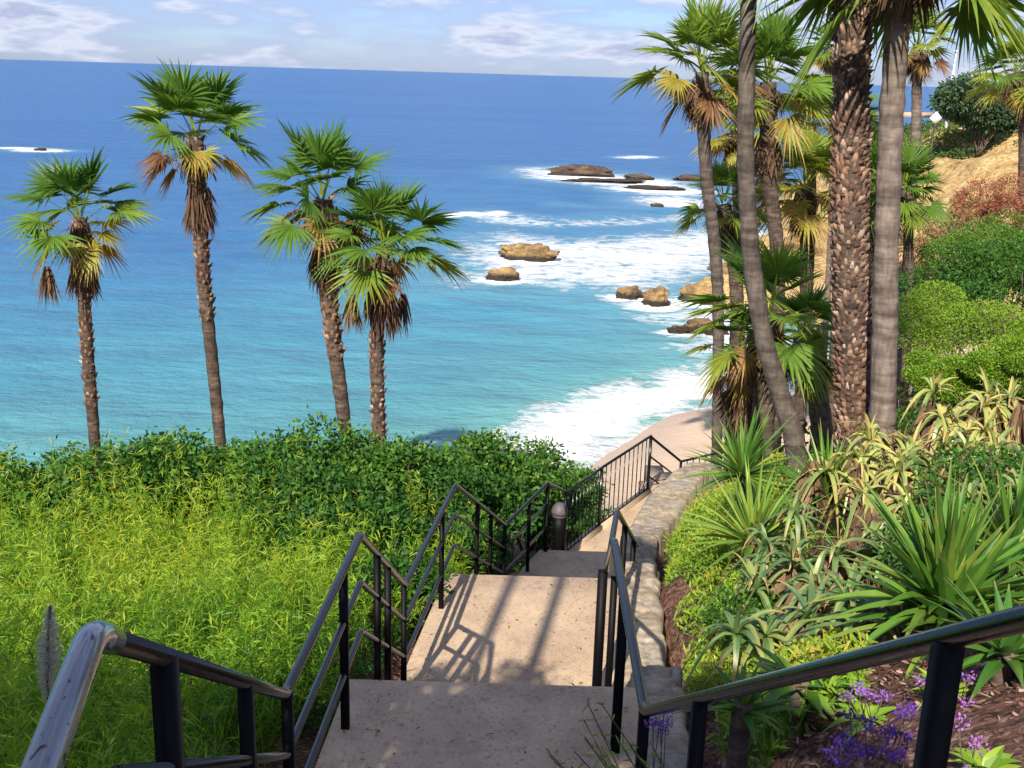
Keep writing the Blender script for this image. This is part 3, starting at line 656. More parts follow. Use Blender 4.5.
    if skirt > 0:
        mb = MB(); ns = int(26*skirtw)
        for i in range(ns):
            th = i*2.4; zdn = r.uniform(.15, .45) if i % 3 == 0 else skirt*r.uniform(.5, .78)
            pp = np.array([np.interp(s[-1]-zdn, s, path[:, j]) for j in range(3)])
            dead_clump(mb, pp+np.array([math.cos(th), math.sin(th), 0])*r_top*r.uniform(.9, 1.35), RL*r.uniform(.26, .44), r, 15, .13*skirtw, (.0, .5))
        mb.build('dead_leaf_skirt', MAT['dead'], root)
    for hx, hy, hl in hang:
        mb = MB(); e = at(hx, hy, d+r.uniform(-.35, .35)); a_ = c0-UP*.25
        mid = (a_+e)/2+UP*.12+nrm(e-a_)*.05
        V, F, F3 = tube(smoothpath([a_, mid, e], 5), .011, 5); n0 = mb.n; mb.add(V, F, tint=.5, along=0.); mb.F3.append(F3+n0)
        dead_clump(mb, e+UP*.05, hl, r, 70, .17, (.0, .75)); mb.build('hanging_dead_frond', MAT['dead'], root)
    return root

palm('leftmost fan palm, shortest of the left four, with browning lower fronds against the sea', (80, 218), 25, (95, 445), .15, .125, 1.75, 25, 1, via=((86, 330),), skirt=1.75, hang=((47, 272, .85),), boots=150, bootlen=4.5, brown=.3)
palm('tall fan palm second from the left with orange brown lower fronds', (196, 138), 25, (219, 428), .16, .13, 1.85, 26, 2, via=((203, 270),), skirt=2.1, boots=170, bootlen=4.2, brown=.36, hang=((192, 205, .7),))
palm('fan palm third from the left leaning slightly, its green crown overlapping its shorter neighbour', (322, 200), 24.3, (345, 430), .19, .14, 1.85, 28, 3, via=((330, 310),), skirt=2.0, boots=150, bootlen=3.6, brown=.16)
palm('fan palm beside the hedge nearest the beach on the left, with dark dead fronds hanging', (384, 245), 23.5, (379, 438), .15, .14, 1.7, 25, 4, via=((377, 340),), skirt=1.6, boots=170, bootlen=4.6, brown=.14, hang=((352, 300, .8), (392, 302, .9), (403, 300, .8)))
palm('slender fan palm left of the tall dark trunk with yellowing fronds over the waves', (702, 72), 27, (718, 300), .16, .13, 1.9, 28, 5, via=((706, 170),), skirt=.8, brown=.35, tintb=.18, mat='slim')
palm('tall palm with slim dark leaning trunk whose crown is above the picture', (752, -140), 13, (794, 440), .082, .125, 1.15, 24, 6, via=((747, 60), (747, 200), (762, 330)), skirt=.4, mat='slim', kind='tall_palm')
palm('fan palm behind the slim dark trunk with a broad green crown', (768, 82), 29, (778, 280), .2, .16, 1.9, 36, 7, via=((768, 170),), skirt=2.6, brown=.12, tintb=.16)
palm('short fan palm standing low before the foaming water with dark shaggy trunk', (724, 205), 31, (737, 300), .2, .2, 1.5, 24, 8, skirt=1.3, brown=.2, tintb=.2)
palm('tall palm with thick rough reddish trunk covered in cut leaf bases', (852, -140), 12.6, (855, 432), .17, .2, 1.5, 26, 10, via=((851, 90), (850, 250)), skirt=.3, boots=1900, brown=.0, el_min=-.3, kind='tall_palm')
palm('tall palm with smooth pale grey trunk leaning right beside the rough trunk', (912, -62), 11.9, (882, 425), .115, .15, 1.4, 28, 11, via=((895, 60), (887, 230)), skirt=.3, mat='smooth', brown=.0, kind='tall_palm', el_min=-.42)
palm('yellow green fan palm crown just left of the rough trunk', (805, 185), 33, (806, 300), .2, .2, 1.95, 36, 12, skirt=1.2, brown=.12, tintb=.32)
palm('fan palm crown showing behind the middle of the rough trunk', (838, 130), 36, (838, 300), .2, .2, 1.9, 34, 13, skirt=1.4, brown=.2, tintb=.15)
palm('small distant palm with drooping fronds showing in the sky gap left of the rough trunk', (828, 48), 50, (832, 200), .16, .14, 1.4, 24, 14, skirt=.8, brown=.3, tintb=.1, mat='smooth')
palm('green fan palm filling the gap between the rough trunk and the smooth trunk', (872, 190), 32, (872, 320), .2, .2, 1.6, 34, 15, skirt=1.2, brown=.12)
palm('short palm right of the smooth grey trunk with thin reddish trunk', (905, 190), 30, (909, 300), .13, .12, 1.35, 30, 16, skirt=.6, brown=.15, tintb=.05)
palm('palm with yellow green fronds showing behind the top of the smooth grey trunk', (918, 44), 32, (912, 200), .14, .12, 1.3, 26, 17, skirt=.6, brown=.3, tintb=.25, mat='smooth')
palm('far palm at the right edge standing in front of the dark tree', (1016, 74), 62, (1023, 150), .24, .22, 2.7, 30, 18, skirt=1.2, brown=.2, tintb=.2)
palm('yellow green fan palm crown behind the slender palm and left of the broad green crown', (735, 130), 35, (737, 260), .15, .15, 1.6, 30, 40, skirt=.9, brown=.25, tintb=.32)
palm('small yellow green fan palm head between the broad crown and the rough trunk', (812, 128), 38, (810, 260), .15, .15, 1.7, 30, 42, skirt=.9, brown=.2, tintb=.3)
palm('bushy low fan palm with big spiky green leaves in front of the beach', (768, 318), 17.5, (762, 440), .17, .2, 1.45, 22, 19, skirt=1.0, brown=.06, tintb=.12, el_min=-.45)
palm('lower brown skirted fan palm half hidden beside the slim dark trunk', (742, 352), 18.5, (745, 440), .19, .2, .95, 18, 20, skirt=1.5, brown=.35, tintb=.15, skirtw=2.)
palm('stubby palm with short bare leaning trunk behind the rough trunk', (803, 338), 18.5, (820, 412), .17, .2, 1.05, 20, 21, skirt=.4, brown=.1, tintb=.1, mat='smooth')

# ------------------------------------------------------------------ shrubs
def lumps_points(c, rad, n, r, nl=12, shell=.35):
    cs = [np.zeros(3)]+[rdir(1, r)[0]*r.uniform(.55, .82) for _ in range(nl)]
    cs = np.array(cs); cs[:, 2] = np.abs(cs[:, 2])*.9-.1; rs = np.concatenate([[.62], r.uniform(.2, .45, nl)])
    k = r.choice(len(cs), n, p=rs**2/(rs**2).sum()); d = rdir(n, r); rr_ = rs[k]*(1-shell*r.uniform(0, 1, n)**1.6)
    p = cs[k]+d*rr_[:, None]
    inside = np.zeros(n, bool)
    for j in range(len(cs)): inside |= (np.linalg.norm(p-cs[j], axis=1) < rs[j]*(1-shell)*.98)
    p, d = p[~inside], d[~inside]
    return c+p*rad, nrm(d*rad[::-1].mean()+UP*.3)
def leafcloud(P, Dr, ln, w, r, tint, prof=(.25, 1, .75, .05), droop=.2, spread=.7):
    n = len(P); D_ = nrm(Dr+r.normal(size=(n, 3))*spread)
    V, F, al, m_ = strips(P, D_, perp(D_, r), ln*r.uniform(.6, 1.2, n), w*r.uniform(.7, 1.2, n), droop, list(prof))
    return V, F, dict(tint=np.repeat(np.clip(tint, 0, 1), m_), along=al)
def shrub(name, label, cat, c, rad, n, ln, w, mat, seed, t0=.2, t1=.9, group=None, stems=6, sprigs=True, prof=(.25, 1, .75, .05), gz=None, nl=12):
    r = np.random.default_rng(seed+500); c = np.array(c, float); rad = np.array(rad, float)
    g = float(T(c[0], c[1])[0]) if gz is None else gz
    root = empty(name, (c[0], c[1], g)); tag(root, label, cat, group)
    if sprigs:
        m_ = n//7; P, Dr = lumps_points(c, rad, m_, r); P = np.repeat(P, 7, 0)+r.normal(size=(len(P)*7, 3))*ln*.75; Dr = np.repeat(Dr, 7, 0)
        tb = np.repeat(r.uniform(0, 1, len(P)//7), 7)
    else: P, Dr = lumps_points(c, rad, n, r, nl); tb = r.uniform(0, 1, len(P))
    tint = t0+(t1-t0)*(.6*tb+.4*r.uniform(0, 1, len(P)))
    V, F, at_ = leafcloud(P, Dr, ln, w, r, tint, prof)
    mb = MB(); mb.add(V, F, **at_); mb.build('foliage', MAT[mat], root)
    mb = MB()
    for i in range(stems):
        e = c+rad*np.array([r.uniform(-.6, .6), r.uniform(-.6, .6), r.uniform(.1, .6)])
        b = np.array([c[0]+r.uniform(-.1, .1), c[1]+r.uniform(-.1, .1), g-.2]); md = (b+e)/2+r.normal(size=3)*rad*.12
        addtube(mb, smoothpath([b, md, e], 4), np.linspace(.035, .008, 9)*max(1, rad.mean()*.6), 6)
    mb.build('stems', MAT['bark'], root, True); return root
k = 0
hed = [(8, 450, 12.5, 1.25), (70, 455, 13.2, 1.1), (135, 450, 12.6, 1.1), (195, 442, 13.6, 1.15), (255, 440, 13.2, 1.1), (318, 436, 13.4, 1.2), (372, 444, 13.6, .95), (425, 448, 14.2, .9), (480, 443, 15.2, .95), (533, 448, 17.2, .85), (572, 474, 19.5, .8)]
hl = ['leftmost hedge shrub at the picture edge below the leftmost palm', 'low hedge shrub left of the leftmost palm trunk foot', 'hedge shrub between the first two palm trunks', 'tall bright hedge shrub at the foot of the second palm', 'hedge shrub right of the second palm trunk',
      'highest hedge shrub below the third palm', 'dark hedge shrub at the foot of the fourth palm', 'hedge shrub right of the fourth palm trunk above the foam edge', 'airy hedge shrub above the zigzag railing', 'small hedge shrub behind the domed bollard', 'rightmost small hedge shrub just left of the picket fence']
for (px, py, d, R_), lb in zip(hed, hl):
    t = at(px, py, d); shrub('hedge_shrub', lb, 'shrub', (t[0], t[1], t[2]-R_*.68), (R_, R_*.85, R_*.85), int(9000*R_), .085, .042, 'hedge', k, .1, 1., 'hedge shrubs above the beach'); k += 1
low = [(350, 505, 11.5, 1.0, 'shaded shrub behind the railing where the bright foliage ends'), (400, 500, 12.6, .95, 'dark shrub left of the second railing peak'), (440, 478, 13.2, .8, 'dark leafy shrub behind the second railing peak'), (495, 490, 14.2, .6, 'shrub behind the third railing peak'),
       (392, 560, 9.6, .5, 'small shrub in the shade under the first sloping rails'), (540, 510, 16.3, .45, 'little shrub behind the bars of the last stair rail'), (588, 510, 18.4, .6, 'shrub seen through the pickets of the fence'), (300, 480, 12, .9, 'shrub between the feathery foliage and the palm hedge'), (470, 530, 12.2, .4, 'low shrub under the middle railing')]
for px, py, d, R_, lb in low:
    t = at(px, py, d); t[2] -= R_*.6; shrub('hedge_shrub', lb, 'shrub', t, (R_, R_*.8, R_*.85), int(8000*R_), .08, .038, 'hedge', k, .0, .75, 'shrubs beside the railing'); k += 1
# bright clipped mounds right
for px, py, d, R_, rz, lb in ((985, 338, 17.5, 1.45, .8, 'bright rounded hedge mound on the right slope, the upper and broader one'), (948, 378, 14.8, .62, .72, 'lower rounded green hedge mound in front of the broad one'), (1018, 368, 14.2, .62, .8, 'leafy bright mound cut by the right edge above the strap leaves')):
    t = at(px, py, d); shrub('mound_shrub', lb, 'shrub', t, (R_*1.25, R_, R_*rz), 36000, .045, .016, 'mound', k, .1+.3*(d > 16), 1., 'rounded mounds on the right slope', sprigs=False, nl=5); k += 1
for px, py, d, R_, mt, t0, t1, lb, nm in ((1022, 262, 24, 2.1, 'hedge', .1, .8, 'large dark green shrub at the right edge above the mounds', 'green_shrub'), (935, 305, 24, 1.2, 'scrub', .1, .5, 'olive shrub left of the large dark shrub', 'green_shrub'),
        (952, 232, 38, 2.1, 'scrub', .55, .95, 'rusty red shrub below the yellow cliff', 'red_shrub'), (1015, 195, 40, 1.9, 'scrub', .7, 1., 'bright red shrub at the right edge under the far palm', 'red_shrub'), (1000, 232, 32, 1.8, 'hedge', .4, 1., 'fresh green shrub between the red shrub and the dark shrub', 'green_shrub'), (930, 275, 34, 1.6, 'scrub', .5, .95, 'dry pinkish shrub right of the smooth grey trunk', 'dry_shrub')):
    t = at(px, py, d); t[2] -= R_*.4; shrub(nm, lb, 'shrub', t, (R_*1.1, R_, R_*.75), 22000, .03*R_+.03, .02*R_, mt, k, t0, t1); k += 1
# far tree
t = at(985, 102, 100); shrub('dark_tree', 'dark rounded tree on the far headland beside the white mast', 'tree', (t[0], t[1], t[2]), (4.5, 4, 3.1), 16000, .34, .22, 'tree', 77, 0, 1., stems=9)
t = at(1018, 108, 104); shrub('dark_tree', 'smaller dark tree behind the far palm at the right edge', 'tree', (t[0], t[1], t[2]), (3.5, 3, 3.3), 9000, .34, .22, 'tree', 78, 0, .9, stems=6)
# hillside scrub
r = np.random.default_rng(12); mb = MB(); n = 5200
sx = r.uniform(6, 75, n); sy = r.uniform(19, 150, n); ok = (sx > 5+(sy-19)*.14); sx, sy = sx[ok], sy[ok]
sz = T(sx, sy); lim = np.where((sy > 45), 4.2, 2.4)
ok = sz > lim; sx, sy, sz = sx[ok], sy[ok], sz[ok]
den = np.array([mn.noise(Vector((a*.09, b*.05, 2))) for a, b in zip(sx, sy)])
bare = (sy > 50) & (sy < 100) & (sz > 4) & (sz < 10.2)&(den < -.08)
sx, sy, sz, den = sx[~bare], sy[~bare], sz[~bare], den[~bare]
for a, b, z, dn in zip(sx, sy, sz, den):
    R_ = r.uniform(.5, 1.1)*(1+b*.006); m_ = 260 if b < 60 else 130
    P, Dr = lumps_points(np.array([a, b, z+R_*.2]), np.array([R_*1.2, R_*1.2, R_*.7]), m_, r, 4)
    tb = np.clip(.3+dn*.9+r.normal()*.16, 0, 1)
    V, F, at_ = leafcloud(P, Dr, .13*(1+b*.012), .07*(1+b*.012), r, tb+r.normal(size=len(P))*.08)
    mb.add(V, F, **at_)
tag(mb.build('hillside_scrub', MAT['scrub']), 'low dry and green scrub covering the hillside and headland on the right', 'scrub', kind='stuff')

# ------------------------------------------------------------------ feathery foliage, left
r = np.random.default_rng(5); nc = 760; ns = 11
cy = 1.5+r.uniform(0, 1, nc)*11.; cx = lx(cy)-.3-r.uniform(0, 1, nc)*(.9+cy*.6)
ch = np.array([.82+.3*mn.noise(Vector((a*.75, b*.75, 1))) for a, b in zip(cx, cy)])*(1+.22*r.normal(size=nc)); ch = np.clip(ch, .3, 1.35)
ch *= np.clip(.6+(cy-1.5)/4, .6, 1)*(1+.45*np.clip((cy-6)/5, 0, 1)); ch += .12*np.clip((-cx-3.2)/2., 0, 1)*np.clip((cy-7)/3, 0, 1)
ch *= .55+.45*np.clip((lx(cy)-cx)/.9, .25, 1); ct = r.normal(size=nc)*.16
sx = np.repeat(cx, ns)+r.normal(size=nc*ns)*.05; sy = np.repeat(cy, ns)+r.normal(size=nc*ns)*.05; sx = np.minimum(sx, lx(sy)-.1)
n = nc*ns; ht = np.repeat(ch, ns)*r.uniform(.6, 1.08, n); ctn = np.repeat(ct, ns)
gz = T(sx, sy); B0 = np.stack([sx, sy, gz], 1); clean = np.repeat(r.normal(size=(nc, 2))*.1, ns, 0)
lean = nrm(np.stack([r.normal(size=n)*.2+clean[:, 0], r.normal(size=n)*.2+clean[:, 1], np.ones(n)], 1))
mb = MB(); V, F, al, m_ = strips(B0, lean, perp(lean, r), ht, .007, .06, [1, .8, .5, .2]); mb.add(V, F, tint=.75, along=0.)
nl = 30; t = r.uniform(.25, 1.03, (n, nl)); az = r.uniform(0, 2*np.pi, (n, nl)); el = r.uniform(.2, 1.25, (n, nl))
P = B0[:, None]+lean[:, None]*(ht[:, None]*t)[:, :, None]
D_ = np.stack([np.cos(az)*np.cos(el), np.sin(az)*np.cos(el), np.sin(el)], -1)
yel = np.array([mn.noise(Vector((a*.5, b*.5, 8))) for a, b in zip(sx, sy)])
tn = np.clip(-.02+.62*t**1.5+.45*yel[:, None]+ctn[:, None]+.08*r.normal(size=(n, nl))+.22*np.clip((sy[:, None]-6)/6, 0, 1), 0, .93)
sc_ = (.75+.5*np.clip(sy/8, 0, 1))
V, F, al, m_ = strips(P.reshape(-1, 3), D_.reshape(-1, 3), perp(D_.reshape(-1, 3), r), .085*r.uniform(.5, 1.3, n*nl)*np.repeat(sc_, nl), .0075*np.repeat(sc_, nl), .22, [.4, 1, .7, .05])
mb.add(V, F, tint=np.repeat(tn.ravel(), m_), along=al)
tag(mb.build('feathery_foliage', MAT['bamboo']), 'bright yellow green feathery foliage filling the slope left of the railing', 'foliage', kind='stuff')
# grey plume
pb = at(48, 700, 2.6); root = empty('grass_plume', (pb[0], pb[1], pb[2]-.6)); tag(root, 'single dry grey bottlebrush plume standing in the green foliage left of the nearest handrail', 'grass plume')
tp = at(50, 606, 2.6); mb = MB(); addtube(mb, smoothpath([pb-UP*.7, pb, tp], 6), .004, 6); mb.build('stalk', MAT['bark'], root)
m_ = 1500; t = r.uniform(0, 1, m_); P = pb+(tp-pb)*t[:, None]; az = r.uniform(0, 6.28, m_); D_ = nrm(np.stack([np.cos(az), np.sin(az), r.uniform(-.2, .7, m_)], 1))
V, F, al, q_ = strips(P, D_, perp(D_, r), .03*np.sin(np.pi*np.clip(t*.9+.08, 0, 1))+.006, .0016, 0., [1, .8, .4]); mb = MB(); mb.add(V, F, tint=np.repeat(r.uniform(0, 1, m_), q_), along=al); mb.build('bristles', MAT['plume'], root)

# ------------------------------------------------------------------ garden right
def rosette(mb, c, n, ln, w, r, t0, t1, elr=(.1, 1.4), droop=.3, prof=(.7, 1, .85, .6, .3, .03), flat_=0.):
    az = np.arange(n)*2.39996+r.normal(size=n)*.2; el = r.uniform(*elr, n)
    D_ = np.stack([np.cos(az)*np.cos(el), np.sin(az)*np.cos(el), np.sin(el)], 1)
    S_ = nrm(np.cross(D_, UP)+r.normal(size=(n, 3))*.12)
    l_ = ln*r.uniform(.7, 1.15, n); dr = droop*r.uniform(.5, 1.6, n)*(1.2-np.sin(el)*.8)
    # two half blades meeting in a keel: gives a gutter cross section
    up = nrm(np.cross(S_, D_))
    for sg in (-1, 1):
        s3 = nrm(S_*1.+up*.45*sg)
        V, F, al, m_ = strips(c+S_*0+D_*.02, D_, s3, l_, w, dr, list(prof))
        # shift so that the inner edge is the shared keel
        k_ = len(prof); pf = np.tile(np.array(prof), n)*.5*w; off = np.repeat(s3, k_, 0)*pf[:, None]*sg
        V = V+np.repeat(off, 2, 0); mb.add(V, F, tint=np.repeat(np.clip(r.uniform(t0, t1, n), 0, 1), m_), along=al)
def yucca(label, px, py, d, ln, w, n, seed, t0, t1, up_=0., heads=1, elr=(.1, 1.45)):
    r = np.random.default_rng(seed); c = at(px, py, d); g = float(T(c[0], c[1])[0]); c[2] = max(c[2], g+.1)
    root = empty('spiky_plant', (c[0], c[1], g)); tag(root, label, 'plant'); mb = MB()
    for h in range(heads):
        o = r.normal(size=3)*np.array([1, 1, .35])*ln*.3*(heads > 1); rosette(mb, c+o, n, ln, w, r, t0, t1, elr, .22)
    mb.build('leaves', MAT['yucca'], root)
    mb = MB(); addtube(mb, [(c[0], c[1], g-.15), (c[0], c[1], (g+c[2])/2), (c[0], c[1], c[2]+.05)], .05, 8); mb.build('stem', MAT['bark'], root, True)
yucca('large dark green spiky plant at the lower right edge behind the handrail', 960, 625, 5.3, .78, .05, 80, 31, .2, .85, heads=2)
yucca('bright spiky plant with long narrow leaves next to the flagstone wall', 752, 545, 9.0, .85, .03, 85, 32, .45, 1., heads=1)
yucca('upright spiky plant behind the bright one, below the slim dark trunk', 812, 500, 9.8, .8, .028, 80, 33, .2, .8, heads=2)
yucca('spiky plant at the right edge below the sprawling strap leaves', 1010, 560, 6.4, .7, .03, 80, 34, .2, .8)
yucca('small spiky tuft beneath the handrail beside the wood chips', 742, 712, 4.4, .28, .022, 26, 35, .2, .7)
yucca('pale spiky plant near the top of the garden left of the leaning trunk foot', 742, 480, 11.6, .6, .03, 60, 36, .5, 1.)
yucca('broad leaved green plant between the two handrail posts', 800, 690, 4.7, .34, .05, 16, 37, .3, .8, elr=(.1, 1.))
yucca('dark spiky plant under the right post of the handrail', 1000, 690, 4.2, .42, .035, 40, 38, .1, .6)
al_ = [(905, 445, 9.9, 'sprawling strap leaved plant just below the smooth trunk'), (955, 418, 10.4, 'yellow strap leaved plant highest on the slope near the mounds'), (1005, 405, 10.6, 'strap leaved plant at the right edge under the leafy mound'), (862, 470, 9.6, 'tangled strap leaved plant right below the rough trunk'),
       (925, 480, 8.8, 'strap leaved plant with orange dried tips in the middle of the slope'), (985, 455, 9.0, 'strap leaved plant left of the dark shrub corner'), (880, 520, 8.2, 'pale strap leaved plant in the centre of the garden'), (830, 545, 7.9, 'strap leaved plant with drooping dead collar beside the upright spikes'),
       (905, 570, 7.3, 'grey green strap leaved plant left of the large spiky plant'), (845, 600, 6.7, 'curling strap leaved plant above the broken trunk stub'), (790, 575, 7.6, 'strap leaved plant with reddish dead leaves by the bright ground cover'), (870, 655, 5.7, 'strap leaved plant hanging over the wood chips'), (1015, 500, 7.6, 'strap leaved plant cut by the right edge above the spikes'), (812, 640, 6.1, 'low strap leaved plant with a thick brown stem above the handrail')]
for i, (px, py, d, lb) in enumerate(al_):
    r = np.random.default_rng(900+i); c = at(px, py, d); g = float(T(c[0], c[1])[0]); c[2] = max(c[2], g+.22)
    root = empty('strap_plant', (c[0], c[1], g)); tag(root, lb, 'plant', 'strap leaved plants on the garden slope'); mb = MB()
    warm = .35 if i in (0, 1, 2, 3, 4, 5, 6) else .05
    for h in range(4):
        o = r.normal(size=3)*np.array([.22, .22, .05]); o[2] = abs(o[2]); rosette(mb, c+o, 17, .5, .028, r, warm, warm+.45, (.1, 1.4), 1.7, (.8, 1, .95, .85, .7, .5, .3, .05))
    mb.build('leaves', MAT['aloe'], root)
    mb = MB()
    for h in range(5):
        o = r.normal(size=3)*np.array([.12, .12, .02]); dead_clump(mb, c+o, .42, r, 34, .16, (.1, 1.))
    mb.build('dead_leaves', MAT['dead'], root)
    mb = MB(); addtube(mb, smoothpath([(c[0], c[1], g-.2), (c[0]+.02, c[1], (g+c[2])/2), tuple(c)], 4), .045, 8, wob=.1, seed=i); mb.build('stem', MAT['bark'], root, True)
# garden filler shrubs on the right edge
for px, py, d, R_, lb in ((1010, 470, 7.9, .6, 'dark small leaved shrub at the right edge'), (960, 530, 7.2, .45, 'dark low shrub between strap leaves and large spikes'), (770, 610, 7.3, .38, 'small dark green shrub by the thick brown stem'), (905, 425, 12.5, .5, 'dark green shrub tucked behind the smooth trunk foot')):
    t = at(px, py, d); g = float(T(t[0], t[1])[0]); t[2] = max(t[2]-R_*.3, g+.1); shrub('garden_shrub', lb, 'shrub', t, (R_*1.2, R_, R_*.9), int(9000*R_), .05, .022, 'hedge', k, .1, .9); k += 1
# ground cover
r = np.random.default_rng(21); n = 46000
sy = r.uniform(4.6, 16.5, n); u = r.uniform(0, 1, n); sx = wr(sy)+.12+u*(.6+np.clip((sy-4.6)*.14, 0, .9))
cl = np.array([mn.noise(Vector((a*2.2, b*2.2, 0))) for a, b in zip(sx, sy)]); edge = np.clip(u*4, 0, 1)*np.clip((1-u)*4, 0, 1)
keep = (cl+edge*.7-.1 > r.uniform(-.1, .25, n)); sx, sy, cl = sx[keep], sy[keep], cl[keep]; n = len(sx)
hz = T(sx, sy)+(.16+.22*np.clip(cl+.4, 0, 1))*r.uniform(.2, 1, n)
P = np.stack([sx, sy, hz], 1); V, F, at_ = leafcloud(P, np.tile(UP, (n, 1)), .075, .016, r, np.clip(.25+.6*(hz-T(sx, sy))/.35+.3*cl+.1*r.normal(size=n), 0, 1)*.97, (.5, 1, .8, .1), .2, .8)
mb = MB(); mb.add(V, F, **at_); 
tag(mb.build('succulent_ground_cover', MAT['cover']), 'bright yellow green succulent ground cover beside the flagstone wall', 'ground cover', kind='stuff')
# low green ground cover across the rest of the garden slope
n = 42000; sy = r.uniform(5.5, 17, n); sx = wr(sy)+.5+r.uniform(0, 1, n)*(sy*.6); cl = np.array([mn.noise(Vector((a*1.3, b*1.3, 7))) for a, b in zip(sx, sy)])
keep = cl > -.4; sx, sy, cl = sx[keep], sy[keep], cl[keep]; n = len(sx); hz = T(sx, sy)+(.1+.2*np.clip(cl+.3, 0, 1))*r.uniform(.1, 1, n)
V, F, at_ = leafcloud(np.stack([sx, sy, hz], 1), np.tile(UP, (n, 1)), .085, .016, r, .15+.35*r.uniform(size=n)+.3*cl, (.5, 1, .8, .1), .3, .8)
mb = MB(); mb.add(V, F, **at_); tag(mb.build('garden_ground_cover', MAT['cover']), 'low green undergrowth between the garden plants on the right slope', 'ground cover', kind='stuff')
# undergrowth near hedge left
n = 16000; sy = r.uniform(6.2, 15, n); sx = lx(sy)-.2-r.uniform(0, 1, n)**1.3*2.2; cl = np.array([mn.noise(Vector((a*1.6, b*1.6, 3))) for a, b in zip(sx, sy)])
keep = cl > -.02; sx, sy, cl = sx[keep], sy[keep], cl[keep]; n = len(sx); hz = T(sx, sy)+r.uniform(.0, .22, n)
V, F, at_ = leafcloud(np.stack([sx, sy, hz], 1), np.tile(UP, (n, 1)), .08, .02, r, .1+.4*r.uniform(size=n), (.5, 1, .8, .1), .3, .9)
mb = MB(); mb.add(V, F, **at_); tag(mb.build('undergrowth', MAT['hedge']), 'sparse dark undergrowth on the bare soil left of the stairs', 'undergrowth', kind='stuff')
# wood chips
n = 9000; sy = r.uniform(1.6, 7, n); sx = wr(sy)+r.uniform(0, 1, n)*2.6; sz = T(sx, sy)+.008
rt = r.uniform(0, np.pi, n); D_ = np.stack([np.cos(rt), np.sin(rt), r.normal(size=n)*.25], 1); P = np.stack([sx, sy, sz], 1)
V, F, al, m_ = strips(P, nrm(D_), perp(D_, r), r.uniform(.015, .05, n), r.uniform(.006, .016, n), 0., [.8, 1, .7]); mb = MB(); mb.add(V, F, tint=np.repeat(r.uniform(0, 1, n)**1.5, m_), along=al)
tag(mb.build('wood_chips', leaf_mat('wood_chip', [(0, G(.07, .03, .02)), (.5, G(.2, .1, .07)), (1, G(.5, .38, .3))], .0, .9)), 'reddish brown wood chip mulch covering the flower bed', 'mulch', kind='stuff')
# sea lavender
fl = [(885, 735, 3.4, .1, .0, 'bright violet sea lavender clump beside the right handrail post'), (868, 694, 4.3, .07, .7, 'pinkish purple flower clump under the middle of the handrail'), (945, 682, 4.2, .11, .8, 'mauve flower sprays just left of the right handrail post'), (845, 748, 3.2, .08, .1, 'little violet flower sprig low on the wood chips'), (668, 722, 4.1, .07, .6, 'faded lilac flower sprays by the corner of the handrail'), (990, 745, 3.3, .12, .9, 'dusky pink flowers in the lower right corner')]
for i, (px, py, d, R_, tb, lb) in enumerate(fl):
    r = np.random.default_rng(60+i); c = at(px, py, d); g = float(T(c[0], c[1])[0]); c[2] = max(c[2], g+.12)
    root = empty('sea_lavender', (c[0], c[1], g)); tag(root, lb, 'flower', 'purple flowers by the handrail'); ms, ml = MB(), MB()
    for h in range(5 if i else 12):
        e = c+r.normal(size=3)*np.array([R_*.8, R_*.8, R_*.45]); b = np.array([c[0]+r.normal()*.03, c[1]+r.normal()*.03, g]); addtube(ms, smoothpath([b, (b+e)/2+r.normal(size=3)*.02, e], 3), .0022, 5)
        m_ = 40; P = e+np.clip(r.normal(size=(m_, 3)), -1.6, 1.6)*np.array([.02, .02, .01]); D_ = nrm(rdir(m_, r)+UP); V, F, al, q_ = strips(P, D_, perp(D_, r), .012, .009, 0., [.4, 1, .5]); mf = MB(); mf.add(V, F, tint=np.repeat(np.clip(tb+r.uniform(-.25, .25, m_), 0, 1), q_), along=al); mf.build('flower_head', MAT['flower'], root)
    rosette(ml, np.array([c[0], c[1], g+.03]), 22, .16, .03, r, .3, .9, (.1, .9), .5)
    ms.build('stems', MAT['bark'], root); ml.build('leaves', MAT['cover'], root)
# wispy weed over the landing
c = at(590, 760, 3.7); r = np.random.default_rng(71); rt0 = np.array([.85, 3.2, float(T(.9, 3.2)[0])]); root = empty('wispy_weed', rt0); tag(root, 'wispy green weed arching over the lower right corner of the nearest landing', 'weed'); ms, ml = MB(), MB()
for h in range(15):
    e = at(r.uniform(545, 700), r.uniform(700, 768), r.uniform(3.3, 4)); md = (rt0+e)/2+UP*.12+r.normal(size=3)*.04; pa = smoothpath([rt0+r.normal(size=3)*.02, md, e], 8); addtube(ms, pa, .0025, 5)
    m_ = 34; idx = r.integers(4, len(pa), m_); P = pa[idx]; D_ = nrm(rdir(m_, r)+UP*.3); V, F, al, q_ = strips(P, D_, perp(D_, r), .04, .007, .4, [.4, 1, .7, .1]); ml.add(V, F, tint=np.repeat(r.uniform(.1, .6, m_), q_), along=al)
ms.build('stems', MAT['cover'] if 0 else MAT['bark'], root); ml.build('leaves', MAT['cover'], root)

